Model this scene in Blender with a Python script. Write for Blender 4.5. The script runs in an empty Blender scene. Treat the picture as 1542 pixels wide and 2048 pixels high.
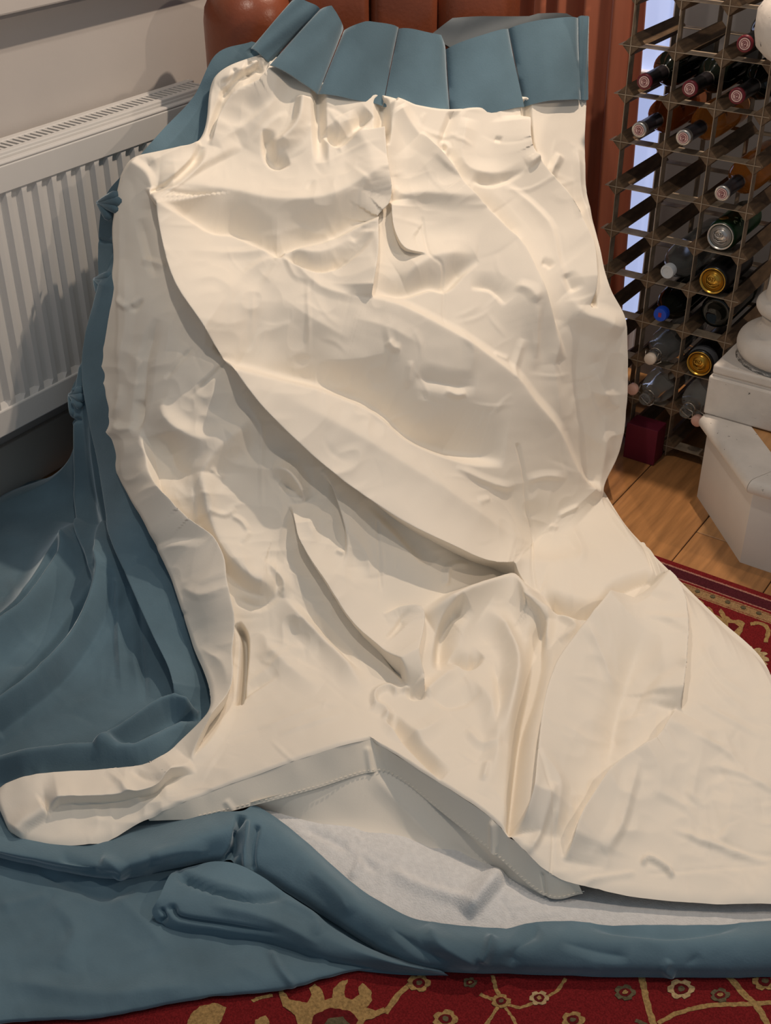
import bpy, bmesh, math, random
import numpy as np
from mathutils import Vector, Matrix
from mathutils.geometry import tessellate_polygon

# ------------------------------------------------------------------ camera
F = 2453.74; CXP, CYP = 771.0, 1024.0
_R = np.array([[.827, .5622, -.0014], [.3079, -.4551, -.8355], [-.4704, .6905, -.5495]])
_u, _s, _v = np.linalg.svd(_R); RC = _u @ _v              # rows: right, down, forward
CAM = np.array([1.03776, -2.40576, 1.464])
SC = bpy.context.scene
COL = SC.collection
cam_d = bpy.data.cameras.new('camera'); cam = bpy.data.objects.new('camera', cam_d); COL.objects.link(cam)
cam_d.sensor_fit = 'HORIZONTAL'; cam_d.sensor_width = 36.0; cam_d.lens = 36.0 * F / 1542.0
cam_d.clip_start = .05; cam_d.clip_end = 60
m = Matrix(((RC[0][0], -RC[1][0], -RC[2][0], CAM[0]), (RC[0][1], -RC[1][1], -RC[2][1], CAM[1]),
            (RC[0][2], -RC[1][2], -RC[2][2], CAM[2]), (0, 0, 0, 1)))
cam.matrix_world = m
SC.camera = cam
# ------------------------------------------------------------------ light
SC.view_settings.view_transform = 'Standard'; SC.view_settings.look = 'None'
SC.view_settings.gamma = 1.0; SC.view_settings.use_curve_mapping = False
SC.view_settings.exposure = 0.09
W = bpy.data.worlds.new('world'); SC.world = W; W.use_nodes = True
bg = W.node_tree.nodes['Background']; bg.inputs[0].default_value = (.78, .90, 1.0, 1); bg.inputs[1].default_value = .205

def spot(name, loc, tgt, power, size=1.9, blend=.5, rad=.035, col=(1, .80, .62)):
    d = bpy.data.lights.new(name, 'SPOT'); d.energy = power; d.spot_size = size; d.spot_blend = blend
    d.shadow_soft_size = rad; d.color = col
    o = bpy.data.objects.new(name, d); COL.objects.link(o); o.location = loc
    o.rotation_euler = (Vector(tgt) - Vector(loc)).to_track_quat('-Z', 'Y').to_euler(); return o
spot('ceiling_downlight', (.12, .14, 2.35), (-.2, -.7, .3), 82, rad=.02)
spot('ceiling_downlight', (2.1, -.30, 2.1), (-.3, -.8, .3), 37, rad=.03)
spot('ceiling_downlight', (.05, -1.25, 2.40), (.2, -1.2, .1), 28, rad=.03, col=(1, .87, .74))

# ------------------------------------------------------------------ basic helpers
N_S = np.array([.70711, -.70711, 0]); N_T = np.array([.70711, .70711, 0])
def ray(u, v):
    return RC.T @ np.array([(u - CXP) / F, (v - CYP) / F, 1.0])
def onz(u, v, z=0.0):
    d = ray(u, v); return CAM + d * ((z - CAM[2]) / d[2])
def ons(u, v, s):
    d = ray(u, v); return CAM + d * ((s - CAM @ N_S) / (d @ N_S))
def chair(s, t, z):
    """chair frame: s towards the viewer, t to the right from the chair's centre"""
    p = N_S * s + N_T * (t - .485); return Vector((p[0], p[1], z))

def link(o, parent=None):
    COL.objects.link(o)
    if parent is not None: o.parent = parent
    return o
def tag(o, label=None, cat=None, group=None, kind=None):
    if label: o['label'] = label
    if cat: o['category'] = cat
    if group: o['group'] = group
    if kind: o['kind'] = kind
    return o
def empty(name, loc=(0, 0, 0)):
    o = bpy.data.objects.new(name, None); o.empty_display_size = .05; o.location = loc
    return link(o)
def mesh_obj(name, verts, faces, mat, parent=None, smooth=False):
    me = bpy.data.meshes.new(name); me.from_pydata([tuple(map(float, v)) for v in verts], [], faces)
    me.materials.append(mat)
    if smooth: me.polygons.foreach_set('use_smooth', [True] * len(me.polygons))
    me.update(); return place(name, me, parent)
def place(name, me, parent=None):
    o = bpy.data.objects.new(name, me); link(o, parent)
    if parent is not None: o.matrix_parent_inverse = parent.matrix_world.inverted() if False else Matrix.Translation(-parent.location)
    return o
def bm_obj(name, bm, mat, parent=None, smooth=False):
    bmesh.ops.recalc_face_normals(bm, faces=bm.faces)
    me = bpy.data.meshes.new(name); bm.to_mesh(me); bm.free()
    for mm in (mat if isinstance(mat, (list, tuple)) else [mat]): me.materials.append(mm)
    if smooth: me.polygons.foreach_set('use_smooth', [True] * len(me.polygons))
    return place(name, me, parent)
def add_box(bm, x0, x1, y0, y1, z0, z1, bev=0.0, seg=2):
    r = bmesh.ops.create_cube(bm, size=1.0)
    vs = r['verts']
    for v in vs:
        v.co = Vector(((x0 + x1) / 2 + v.co.x * (x1 - x0), (y0 + y1) / 2 + v.co.y * (y1 - y0), (z0 + z1) / 2 + v.co.z * (z1 - z0)))
    if bev > 0:
        es = list({e for v in vs for e in v.link_edges})
        bmesh.ops.bevel(bm, geom=es, offset=bev, segments=seg, profile=.5, affect='EDGES')
    return vs
def box_obj(name, b, mat, parent=None, bev=0.0, seg=2, smooth=False):
    bm = bmesh.new(); add_box(bm, *b, bev=bev, seg=seg); return bm_obj(name, bm, mat, parent, smooth)
def add_prism(bm, poly, z0, z1):
    lo = [bm.verts.new((p[0], p[1], z0)) for p in poly]; hi = [bm.verts.new((p[0], p[1], z1)) for p in poly]
    n = len(poly); bm.faces.new(lo[::-1]); bm.faces.new(hi)
    for i in range(n): bm.faces.new((lo[i], lo[(i + 1) % n], hi[(i + 1) % n], hi[i]))
def lathe(bm, prof, seg=32, axis='z', origin=(0, 0, 0), caps=True):
    """prof = [(radius, height)]; axis z or -y (height runs towards -y)"""
    rings = []
    for r, h in prof:
        ring = []
        for k in range(seg):
            a = 2 * math.pi * k / seg; c, s = r * math.cos(a), r * math.sin(a)
            p = (c, s, h) if axis == 'z' else (c, -h, s)
            ring.append(bm.verts.new((origin[0] + p[0], origin[1] + p[1], origin[2] + p[2])))
        rings.append(ring)
    for a, b in zip(rings[:-1], rings[1:]):
        for k in range(seg): bm.faces.new((a[k], a[(k + 1) % seg], b[(k + 1) % seg], b[k]))
    if caps:
        bm.faces.new(rings[0][::-1]); bm.faces.new(rings[-1])
def tube(bm, pts, rad, seg=8, closed=False):
    pts = [Vector(p) for p in pts]; n = len(pts); rings = []
    for i, p in enumerate(pts):
        a = pts[(i - 1) % n] if (closed or i > 0) else p; b = pts[(i + 1) % n] if (closed or i < n - 1) else p
        d = (b - a).normalized(); up = Vector((0, 0, 1)) if abs(d.z) < .9 else Vector((1, 0, 0))
        x = d.cross(up).normalized(); y = d.cross(x)
        rings.append([bm.verts.new(p + rad * (math.cos(2 * math.pi * k / seg) * x + math.sin(2 * math.pi * k / seg) * y)) for k in range(seg)])
    for i in range(n if closed else n - 1):
        A, B = rings[i], rings[(i + 1) % n]
        for k in range(seg): bm.faces.new((A[k], A[(k + 1) % seg], B[(k + 1) % seg], B[k]))
    if not closed:
        bm.faces.new(rings[0][::-1]); bm.faces.new(rings[-1])

# ------------------------------------------------------------------ materials
def mat(name, col, rough=.6, metal=0.0, spec=.5, var=0.0, vscale=8.0, col2=None, bump=0.0, bscale=60.0, sheen=0.0, trans=0.0, ior=1.45, stretch=None, coat=0.0, detail=4.0):
    M = bpy.data.materials.new(name); M.use_nodes = True; nt = M.node_tree; P = nt.nodes['Principled BSDF']
    P.inputs['Base Color'].default_value = (*col, 1); P.inputs['Roughness'].default_value = rough
    P.inputs['Metallic'].default_value = metal; P.inputs['Specular IOR Level'].default_value = spec
    P.inputs['IOR'].default_value = ior; P.inputs['Transmission Weight'].default_value = trans
    P.inputs['Coat Weight'].default_value = coat
    if sheen: P.inputs['Sheen Weight'].default_value = sheen; P.inputs['Sheen Roughness'].default_value = .4; P.inputs['Sheen Tint'].default_value = (.75, .87, .95, 1)
    tc = None
    if var or bump:
        tc = nt.nodes.new('ShaderNodeTexCoord'); src = tc.outputs['Object']
        if stretch:
            mp = nt.nodes.new('ShaderNodeMapping'); mp.inputs['Scale'].default_value = stretch
            nt.links.new(src, mp.inputs[0]); src = mp.outputs[0]
    if var:
        n = nt.nodes.new('ShaderNodeTexNoise'); n.inputs['Scale'].default_value = vscale; n.inputs['Detail'].default_value = detail
        nt.links.new(src, n.inputs['Vector'])
        r = nt.nodes.new('ShaderNodeValToRGB'); c2 = col2 or tuple(max(0, c * (1 - var)) for c in col)
        r.color_ramp.elements[0].position = .32; r.color_ramp.elements[1].position = .68
        r.color_ramp.elements[0].color = (*c2, 1); r.color_ramp.elements[1].color = (*col, 1)
        nt.links.new(n.outputs['Fac'], r.inputs[0]); nt.links.new(r.outputs[0], P.inputs['Base Color'])
    if bump:
        n2 = nt.nodes.new('ShaderNodeTexNoise'); n2.inputs['Scale'].default_value = bscale; n2.inputs['Detail'].default_value = 3
        nt.links.new(src, n2.inputs['Vector']); b = nt.nodes.new('ShaderNodeBump'); b.inputs['Strength'].default_value = bump
        b.inputs['Distance'].default_value = .002
        nt.links.new(n2.outputs['Fac'], b.inputs['Height']); nt.links.new(b.outputs[0], P.inputs['Normal'])
    return M

M = {}
M['wall'] = mat('wall_paint', (.54, .505, .48), .75, var=.05, vscale=5, bump=.12, bscale=90)
M['rad'] = mat('radiator_enamel', (.68, .665, .645), .42, var=.03)
M['raddark'] = mat('radiator_inside', (.16, .15, .14), .8)
M['skirt'] = mat('skirting_paint', (.55, .51, .46), .55, var=.08, vscale=4)
M['lining'] = mat('cream_cotton_lining', (.90, .835, .735), .72, spec=.25, var=.03, vscale=4, bump=.05, bscale=400)
M['lininghem'] = mat('lining_wrong_side', (.86, .80, .70), .8, spec=.2, var=.03, bump=.05, bscale=400)
M['inter'] = mat('white_interlining', (.76, .755, .75), .9, spec=.1, var=.10, vscale=120, bump=.5, bscale=380)
M['velvet'] = mat('blue_velvet', (.138, .228, .290), .85, spec=.15, sheen=1.0, var=.38, vscale=5, bump=.15, bscale=300, detail=6)
M['velvet_grey'] = mat('grey_blue_velvet', (.17, .19, .205), .85, spec=.18, sheen=.4, var=.15, vscale=6)
M['leather'] = mat('oxblood_leather', (.24, .065, .03), .3, spec=.5, var=.35, vscale=9, bump=.2, bscale=140)
M['drape'] = mat('rust_drape', (.56, .19, .11), .85, spec=.15, sheen=.2, var=.15, vscale=40, stretch=(1, 1, .1))
M['barwood'] = mat('rack_oak_bar', (.17, .105, .058), .7, var=.5, vscale=20, stretch=(6, 1, 6), bump=.3, bscale=60)
M['rackmetal'] = mat('rack_steel_strip', (.46, .36, .26), .55, metal=.3, var=.5, vscale=30)
M['oak'] = mat('oak_plank', (.50, .235, .085), .38, var=.42, vscale=7, stretch=(9, .7, 9), bump=.1, bscale=40, detail=8)
M['oak2'] = mat('oak_plank_pale', (.56, .29, .115), .38, var=.38, vscale=6, stretch=(9, .7, 9), bump=.1, bscale=40, detail=8)
M['white'] = mat('white_gloss_paint', (.72, .68, .63), .42, var=.06, vscale=9)
M['chip'] = mat('distressed_white_paint', (.70, .64, .58), .6, var=.14, vscale=16, bump=.5, bscale=70)
def specks(Mt, scale=55, thr=.655, col=(.06, .05, .045)):
    nt = Mt.node_tree; P = nt.nodes['Principled BSDF']; src = P.inputs['Base Color'].links[0].from_socket
    tc = nt.nodes.new('ShaderNodeTexCoord'); n = nt.nodes.new('ShaderNodeTexNoise'); n.inputs['Scale'].default_value = scale; n.inputs['Detail'].default_value = 5; n.inputs['Roughness'].default_value = .7
    nt.links.new(tc.outputs['Object'], n.inputs['Vector']); r = nt.nodes.new('ShaderNodeValToRGB'); r.color_ramp.elements[0].position = thr; r.color_ramp.elements[1].position = thr + .03
    mx = nt.nodes.new('ShaderNodeMix'); mx.data_type = 'RGBA'; nt.links.new(n.outputs['Fac'], r.inputs[0]); nt.links.new(r.outputs[0], mx.inputs[0]); nt.links.new(src, mx.inputs[6]); mx.inputs[7].default_value = (*col, 1)
    nt.links.new(mx.outputs[2], P.inputs['Base Color'])
specks(M['chip'])
M['gap'] = mat('dark_gap', (.05, .028, .015), .9)
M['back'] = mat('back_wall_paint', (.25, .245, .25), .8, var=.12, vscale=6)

# ------------------------------------------------------------------ room shell
RUG_Z = .009
floor = box_obj('floor', (-1.1, 1.9, -3.2, .5, -.03, -.004), M['gap']); tag(floor, 'oak plank floor of the room', kind='structure')
PW = .192
rnd = random.Random(5)
k = 0
for i in range(-6, 9):
    x0 = .18 + PW * i
    y = -3.2 + (i * 37 % 11) * .11
    ys = [-3.2] + ([y] if y > -3.1 else []) + [y + 1.25] + ([y + 2.5] if y + 2.5 < .3 else []) + [.5]
    for a, b in zip(ys[:-1], ys[1:]):
        if b - a < .05 or b < -1.1 and x0 > -.2: continue
        box_obj('plank', (x0 + .0012, x0 + PW - .0012, a + .001, b - .001, -.02, 0), M['oak'] if k % 3 else M['oak2'], floor, bev=.0012, seg=1); k += 1
WX = -.95; WY = .36
wl = box_obj('wall_left', (WX - .12, WX, -3.2, WY + .12, 0, 1.9), M['wall']); tag(wl, 'off-white painted wall behind the radiator', kind='structure')
bb = box_obj('baseboard_left', (WX, WX + .014, -3.2, WY, 0, .125), M['skirt'], bev=.003); tag(bb, 'cream skirting board under the radiator', kind='structure')
# window ledge above the radiator
tr = box_obj('trim_1', (WX, WX + .055, -3.2, .0, .985, 1.03), M['wall'], bev=.004); tag(tr, 'window ledge at the top of the wall', kind='structure')
# back wall with a glazed door
bm = bmesh.new()
add_box(bm, WX, -.245, WY, WY + .1, 0, 1.9); add_box(bm, -.042, 1.9, WY, WY + .1, 0, 1.9)
wb = bm_obj('wall_back', bm, M['back']); tag(wb, 'grey shaded wall behind the wine rack', kind='structure')
dr = empty('door_1', (-.15, WY + .03, 0)); tag(dr, 'white glazed door panel behind the wine rack', kind='structure')
M['doorpaint'] = mat('white_door_paint', (.75, .77, .82), .5)
M['glass'] = mat('window_glass', (1, 1, 1), .02, trans=1.0, ior=1.02)
box_obj('door_stile', (-.068, -.042, WY + .005, WY + .05, .02, 1.9), M['doorpaint'], dr, bev=.003)
box_obj('door_stile', (-.245, -.20, WY + .005, WY + .05, .02, 1.9), M['doorpaint'], dr, bev=.003)
def lit_glass():
    Mt = bpy.data.materials.new('daylit_frosted_glass'); Mt.use_nodes = True; P = Mt.node_tree.nodes['Principled BSDF']
    P.inputs['Base Color'].default_value = (.5, .58, .75, 1); P.inputs['Roughness'].default_value = .25
    P.inputs['Emission Color'].default_value = (.50, .62, 1.0, 1); P.inputs['Emission Strength'].default_value = .62; return Mt
M['daylit'] = lit_glass()
box_obj('door_rail', (-.20, -.068, WY + .005, WY + .05, .735, .752), M['doorpaint'], dr, bev=.003)
box_obj('door_rail', (-.20, -.068, WY + .005, WY + .05, .02, .12), M['doorpaint'], dr, bev=.003)
box_obj('door_glass', (-.20, -.068, WY + .026, WY + .031, .752, 1.9), M['daylit'], dr)
box_obj('door_glass', (-.20, -.068, WY + .026, WY + .031, .12, .735), M['daylit'], dr)

# ------------------------------------------------------------------ radiator
RX = -.842
rad = empty('radiator', (RX - .05, -.9, .2)); tag(rad, 'white ribbed panel radiator with a slotted top grille on the left wall', 'radiator')
Y0, Y1 = -2.0, -.30; Z0, Z1 = .212, .748
prof = []
pitch = .0385; n = int((Y1 - Y0) / pitch)
pts = []
for i in range(n):
    y = Y0 + i * pitch
    for a, d in ((0, 0), (.20, 0), (.34, -.009), (.72, -.009), (.9, 0)): pts.append((y + a * pitch, d))
pts.append((Y0 + n * pitch, 0))
verts = []; faces = []
zz = [(Z0 + .055, -.010), (Z0 + .068, 0), (Z1 - .065, 0), (Z1 - .052, -.010)]
for (z, o) in zz:
    for (y, d) in pts: verts.append((RX + max(d + (0 if o == 0 else 0), -.009) if o == 0 else RX - .001 + 0 * d, y, z))
npt = len(pts)
for r in range(3):
    for i in range(npt - 1): faces.append((r * npt + i, r * npt + i + 1, (r + 1) * npt + i + 1, (r + 1) * npt + i))
mesh_obj('ribbed_panel', verts, faces, M['rad'], rad)
box_obj('bottom_rail', (RX - .012, RX + .003, Y0, Y1, Z0, Z0 + .056), M['rad'], rad, bev=.003)
box_obj('top_rail', (RX - .012, RX + .002, Y0, Y1, Z1 - .056, Z1 - .006), M['rad'], rad, bev=.002)
box_obj('top_lip', (RX - .016, RX + .001, Y0, Y1, Z1 - .006, Z1 + .001), M['rad'], rad, bev=.003)
box_obj('convector_core', (RX - .082, RX - .014, Y0 + .01, Y1 - .01, Z0 + .01, Z1 - .012), M['raddark'], rad)
box_obj('back_panel', (RX - .096, RX - .084, Y0, Y1, Z0, Z1), M['rad'], rad, bev=.003)
box_obj('grille_frame', (RX - .034, RX - .018, Y0, Y1, Z1 + .002, Z1 + .012), M['rad'], rad, bev=.002)
box_obj('grille_frame', (RX - .092, RX - .074, Y0, Y1, Z1 + .002, Z1 + .012), M['rad'], rad, bev=.002)
box_obj('grille_skirt', (RX - .024, RX - .017, Y0, Y1, Z1 - .016, Z1 + .006), M['rad'], rad, bev=.002)
sl = None
i = 0; y = -1.02
while y < Y1:
    if sl is None:
        sl = box_obj('grille_bar', (RX - .076, RX - .032, y - .0036, y + .0036, Z1 + .003, Z1 + .010), M['rad'], rad)
    else:
        o = sl.copy(); link(o); o.location = sl.location + Vector((0, y + 1.02, 0))
    y += .0150
# ------------------------------------------------------------------ armchair under the curtain
ac = empty('armchair', tuple(chair(.05, 0, 0))); tag(ac, 'oxblood leather armchair standing in the corner under the curtain', 'armchair')
def chair_loft(name, rings, material, seg_close=True):
    """rings: list of closed loops in (s,t,z)"""
    bm = bmesh.new(); R = [[bm.verts.new(chair(*p)) for p in r] for r in rings]; n = len(R[0])
    for a, b in zip(R[:-1], R[1:]):
        for k in range(n): bm.faces.new((a[k], a[(k + 1) % n], b[(k + 1) % n], b[k]))
    bm.faces.new(R[0][::-1]); bm.faces.new(R[-1])
    o = bm_obj(name, bm, material, ac, True)
    md = o.modifiers.new('s', 'SUBSURF'); md.levels = 2; md.render_levels = 2
    return o
def pad(name, s0, s1, t0, t1, z0, z1, r=.05, lean=0.0, material=None):
    bm = bmesh.new(); add_box(bm, s0, s1, t0, t1, z0, z1, bev=r, seg=5)
    for v in bm.verts:
        s, t, z = v.co; v.co = chair(s - lean * (z - z0), t, z)
    return bm_obj(name, bm, material or M['leather'], ac, True)
pad('seat', -.22, .24, -.27, .27, .16, .34, .05)
pad('arm', -.25, .22, -.40, -.27, .08, .42, .055)
pad('arm', -.25, .20, .25, .36, .08, .38, .055)
pad('backrest', -.37, -.27, -.33, .33, .14, .98, .045, lean=.03)
for a, b in ((-.155, -.002), (.002, .145)):
    pad('back_channel', -.32, -.235, a, b, .40, 1.0, .022, lean=.03)
pad('back_wing', -.375, -.195, -.35, -.157, .35, 1.0, .088, lean=.03)
pad('back_wing', -.35, -.225, .145, .335, .35, 1.0, .06, lean=.03)
for s in (-.3, .17):
    for t in (-.3, .28):
        bm = bmesh.new(); p = chair(s, t, 0); lathe(bm, [(.014, 0), (.02, .06), (.026, .12), (.028, .16)], 12, origin=(p.x, p.y, .001)); bm_obj('foot', bm, M['barwood'], ac, True)

# ------------------------------------------------------------------ curtain surfaces
def TPSfit(P, val):
    P = np.asarray(P, float) / 1000; n = len(P)
    d = np.linalg.norm(P[:, None] - P[None], axis=2); K = np.where(d > 0, d * d * np.log(d + 1e-12), 0) + 2e-4 * np.eye(n)
    A = np.zeros((n + 3, n + 3)); A[:n, :n] = K; A[:n, n] = 1; A[:n, n + 1:] = P; A[n, :n] = 1; A[n + 1:, :n] = P.T
    return P, np.linalg.solve(A, np.concatenate([val, [0, 0, 0]]))
def TPSeval(fit, uv):
    P, w = fit; q = uv / 1000; out = w[len(P)] + q @ w[len(P) + 1:]
    for i in range(len(P)):
        d2 = ((q - P[i]) ** 2).sum(1); out = out + w[i] * .5 * d2 * np.log(d2 + 1e-14)
    return out
def depth_of(p): return float(RC[2] @ (np.asarray(p) - CAM))
CTRL = []
def cs(u, v, s): CTRL.append((u, v, depth_of(ons(u, v, s))))
def cz(u, v, z): CTRL.append((u, v, depth_of(onz(u, v, z))))
for v, s in ((0, -.19), (60, -.15), (150, -.085), (230, -.035), (320, .03), (400, .085), (500, .17), (600, .26), (700, .335), (800, .40), (900, .455), (1000, .515), (1100, .585), (1200, .675)):
    cs(640, v, s); cs(880, v, s - .005)
    if v <= 1100: cs(1060, v, s - (.02 if v < 700 else .05 + .0002 * (v - 700)))
    if v <= 560: cs(1180, v, s - .03)
    if v >= 230: cs(420, v, s - .02)
for v, s in ((650, .24), (750, .25), (850, .265), (950, .285)): cs(1215, v, s)
for v, s in ((320, .05), (450, .10), (600, .19), (750, .27), (900, .36), (1050, .48), (1150, .55)): cs(270, v, s)
for u, v, s in ((200, 400, .02), (185, 560, .05), (150, 720, .07), (140, 850, .12), (330, 230, -.04), (440, 120, -.10), (180, 640, .09)): cs(u, v, s)
for u, v, z in ((20, 1040, .035), (100, 1100, .05), (150, 1000, .06), (0, 1200, .05), (0, 1400, .045), (150, 1300, .05), (250, 1350, .045), (330, 1400, .045), (0, 1560, .03),
                (420, 1330, .05), (640, 1300, .06), (880, 1300, .05), (1060, 1230, .03), (1100, 1180, .05), (1210, 1010, .015), (1250, 1100, .03), (1310, 1180, .03), (1450, 1330, .025), (1600, 1450, .02),
                (300, 1560, .05), (60, 1610, .05), (60, 1700, .03), (250, 1680, .03), (300, 1640, .04), (420, 1595, .06), (520, 1555, .08), (640, 1515, .10), (715, 1492, .105), (640, 1420, .07), (860, 1560, .10), (980, 1642, .09), (1090, 1745, .06), (1200, 1785, .04), (1300, 1805, .032), (1450, 1815, .03), (1600, 1815, .03),
                (500, 1450, .05), (760, 1420, .06), (900, 1450, .06), (1100, 1550, .05), (1300, 1550, .035), (1500, 1600, .03), (1600, 1700, .03), (1250, 1700, .035), (1200, 1350, .035), (1400, 1450, .035)):
    cz(u, v, z)
DFIT = TPSfit([(c[0], c[1]) for c in CTRL], np.array([c[2] for c in CTRL]))

def catmull(P, n):
    """open Catmull-Rom through rows P (k x ...), n samples per unit span, chordal"""
    P = np.asarray(P, float); k = len(P); out = []
    for i in range(k - 1):
        p0 = P[i - 1] if i > 0 else 2 * P[0] - P[1]; p1 = P[i]; p2 = P[i + 1]; p3 = P[i + 2] if i + 2 < k else 2 * P[-1] - P[-2]
        for j in range(n[i]):
            t = j / n[i]
            out.append(.5 * (2 * p1 + (p2 - p0) * t + (2 * p0 - 5 * p1 + 4 * p2 - p3) * t * t + (3 * p1 - p0 - 3 * p2 + p3) * t ** 3))
    out.append(P[-1]); return np.array(out)
def resample(row, n, sm=True):
    row = np.asarray(row, float)
    if sm and len(row) > 2: row = catmull(row, [8] * (len(row) - 1))
    d = np.concatenate([[0], np.cumsum(np.linalg.norm(np.diff(row[:, :2], axis=0), axis=1))])
    x = np.linspace(0, d[-1], n); return np.stack([np.interp(x, d, row[:, j]) for j in range(row.shape[1])], 1)
def loft(rows, ncol, step=2.7, linear=False):
    R = [resample(r, ncol) for r in rows]
    n = [max(2, int(np.median(np.linalg.norm((R[i + 1] - R[i])[:, :2], axis=1)) / step)) for i in range(len(R) - 1)]
    if linear:
        out = []
        for i in range(len(R) - 1):
            for j in range(n[i]): out.append(R[i] + (R[i + 1] - R[i]) * (j / n[i]))
        out.append(R[-1]); return np.array(out)
    return catmull(np.array(R), n)
def vnoise(uv, scale, seed):
    q = uv / scale; i = np.floor(q).astype(int); f = q - i; f = f * f * (3 - 2 * f)
    def h(a, b):
        x = np.sin(a * 127.1 + b * 311.7 + seed * 74.7) * 43758.5453; return x - np.floor(x)
    a = h(i[:, 0], i[:, 1]); b = h(i[:, 0] + 1, i[:, 1]); c = h(i[:, 0], i[:, 1] + 1); d = h(i[:, 0] + 1, i[:, 1] + 1)
    return (a * (1 - f[:, 0]) + b * f[:, 0]) * (1 - f[:, 1]) + (c * (1 - f[:, 0]) + d * f[:, 0]) * f[:, 1] - .5
FOLD_GAIN = 1.45
def folds_disp(uv, folds):
    """height along the normal and sideways shift (pixels) that lets a crest lean over its sharp side"""
    out = np.zeros(len(uv)); sh = np.zeros((len(uv), 2))
    for fd in folds:
        pts, h, wr, wl = fd[:4]; ts, te = fd[4] if len(fd) > 4 else (.15, .15)
        P = np.asarray(pts, float)
        if len(P) > 2: P = catmull(P, [4] * (len(P) - 1))
        hg = h * (FOLD_GAIN if max(wr, wl) > 30 or abs(h) >= 13 else 1.0); ns, nb = min(wr, wl), max(wr, wl)
        ov = min(.62 * hg, 34) if (h >= 13 and ns <= 18 and nb >= 40) else 0.0
        w = nb + ov; lo = P.min(0) - w; hi = P.max(0) + w
        idx = np.where((uv[:, 0] > lo[0]) & (uv[:, 0] < hi[0]) & (uv[:, 1] > lo[1]) & (uv[:, 1] < hi[1]))[0]
        if len(idx) == 0: continue
        q = uv[idx]; best = np.full(len(idx), 1e9); side = np.zeros(len(idx)); par = np.zeros(len(idx)); nx_ = np.zeros((len(idx), 2))
        seg = np.diff(P, axis=0); L = np.linalg.norm(seg, axis=1) + 1e-9; cum = np.concatenate([[0], np.cumsum(L)]); tot = cum[-1]
        for i in range(len(seg)):
            r = q - P[i]; t = np.clip((r @ seg[i]) / (L[i] ** 2), 0, 1); dv = r - t[:, None] * seg[i]
            d = np.hypot(dv[:, 0], dv[:, 1]); c = seg[i][0] * r[:, 1] - seg[i][1] * r[:, 0]
            mk = d < best; best[mk] = d[mk]; side[mk] = c[mk]; par[mk] = (cum[i] + t[mk] * L[i]) / tot
            nx_[mk] = np.array([-seg[i][1], seg[i][0]]) / L[i]
        sd = np.where(side > 0, best, -best)                      # + on the right-hand side of travel
        tp = np.ones(len(idx))
        if ts > 0: tp *= np.clip(par / ts, 0, 1) ** .8
        if te > 0: tp *= np.clip((1 - par) / te, 0, 1) ** .8
        if ov:
            sgn = 1.0 if wr < wl else -1.0                        # sharp side
            sd = sd + sgn * ov * tp
        w_ = np.where(sd > 0, wr, wl); rd = 1.5 if (ov or nb <= 30) else 4.0
        x = np.clip((np.sqrt(sd * sd + rd * rd) - rd) / w_, 0, 1)
        pr = np.where(w_ > 24, (1 - x) ** 2 * (1 + .4 * x), (1 - x) ** 2 * (1 + 2 * x))
        if nb <= 30 and abs(h) < 13: pr = (1 - x) ** 1.5
        out[idx] += hg * .001 * pr * tp
        if ov: sh[idx] += nx_ * (sgn * ov * tp * np.where(w_ > 24, (1 - x) ** 2.5, 1 - x))[:, None]
    return out, sh
def wrinkles(seed, n, box, hr=(.4, 1.5), lr=(25, 110), wr=(4.5, 8), ang=None):
    r = random.Random(seed); F_ = []
    for _ in range(n):
        x = r.uniform(box[0], box[2]); y = r.uniform(box[1], box[3]); a = r.uniform(0, math.pi) if ang is None else r.gauss(ang, .45); L = r.uniform(*lr)
        b = a + r.uniform(-.5, .5)
        p = [(x, y), (x + .5 * L * math.cos(a), y + .5 * L * math.sin(a)), (x + .5 * L * math.cos(a) + .5 * L * math.cos(b), y + .5 * L * math.sin(a) + .5 * L * math.sin(b))]
        w = r.uniform(*wr); F_.append((p, r.uniform(*hr) * r.choice((1, 1, -1)), w, w * r.uniform(1, 2.2), (.4, .4)))
    return F_
FH = np.array([RC[2][0], RC[2][1], 0]); FH /= np.linalg.norm(FH)
curtain = empty('curtain', (0, -.9, RUG_Z))
tag(curtain, 'blue velvet curtain with cream lining, thrown over the armchair and spread over the rug', 'curtain')

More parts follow.
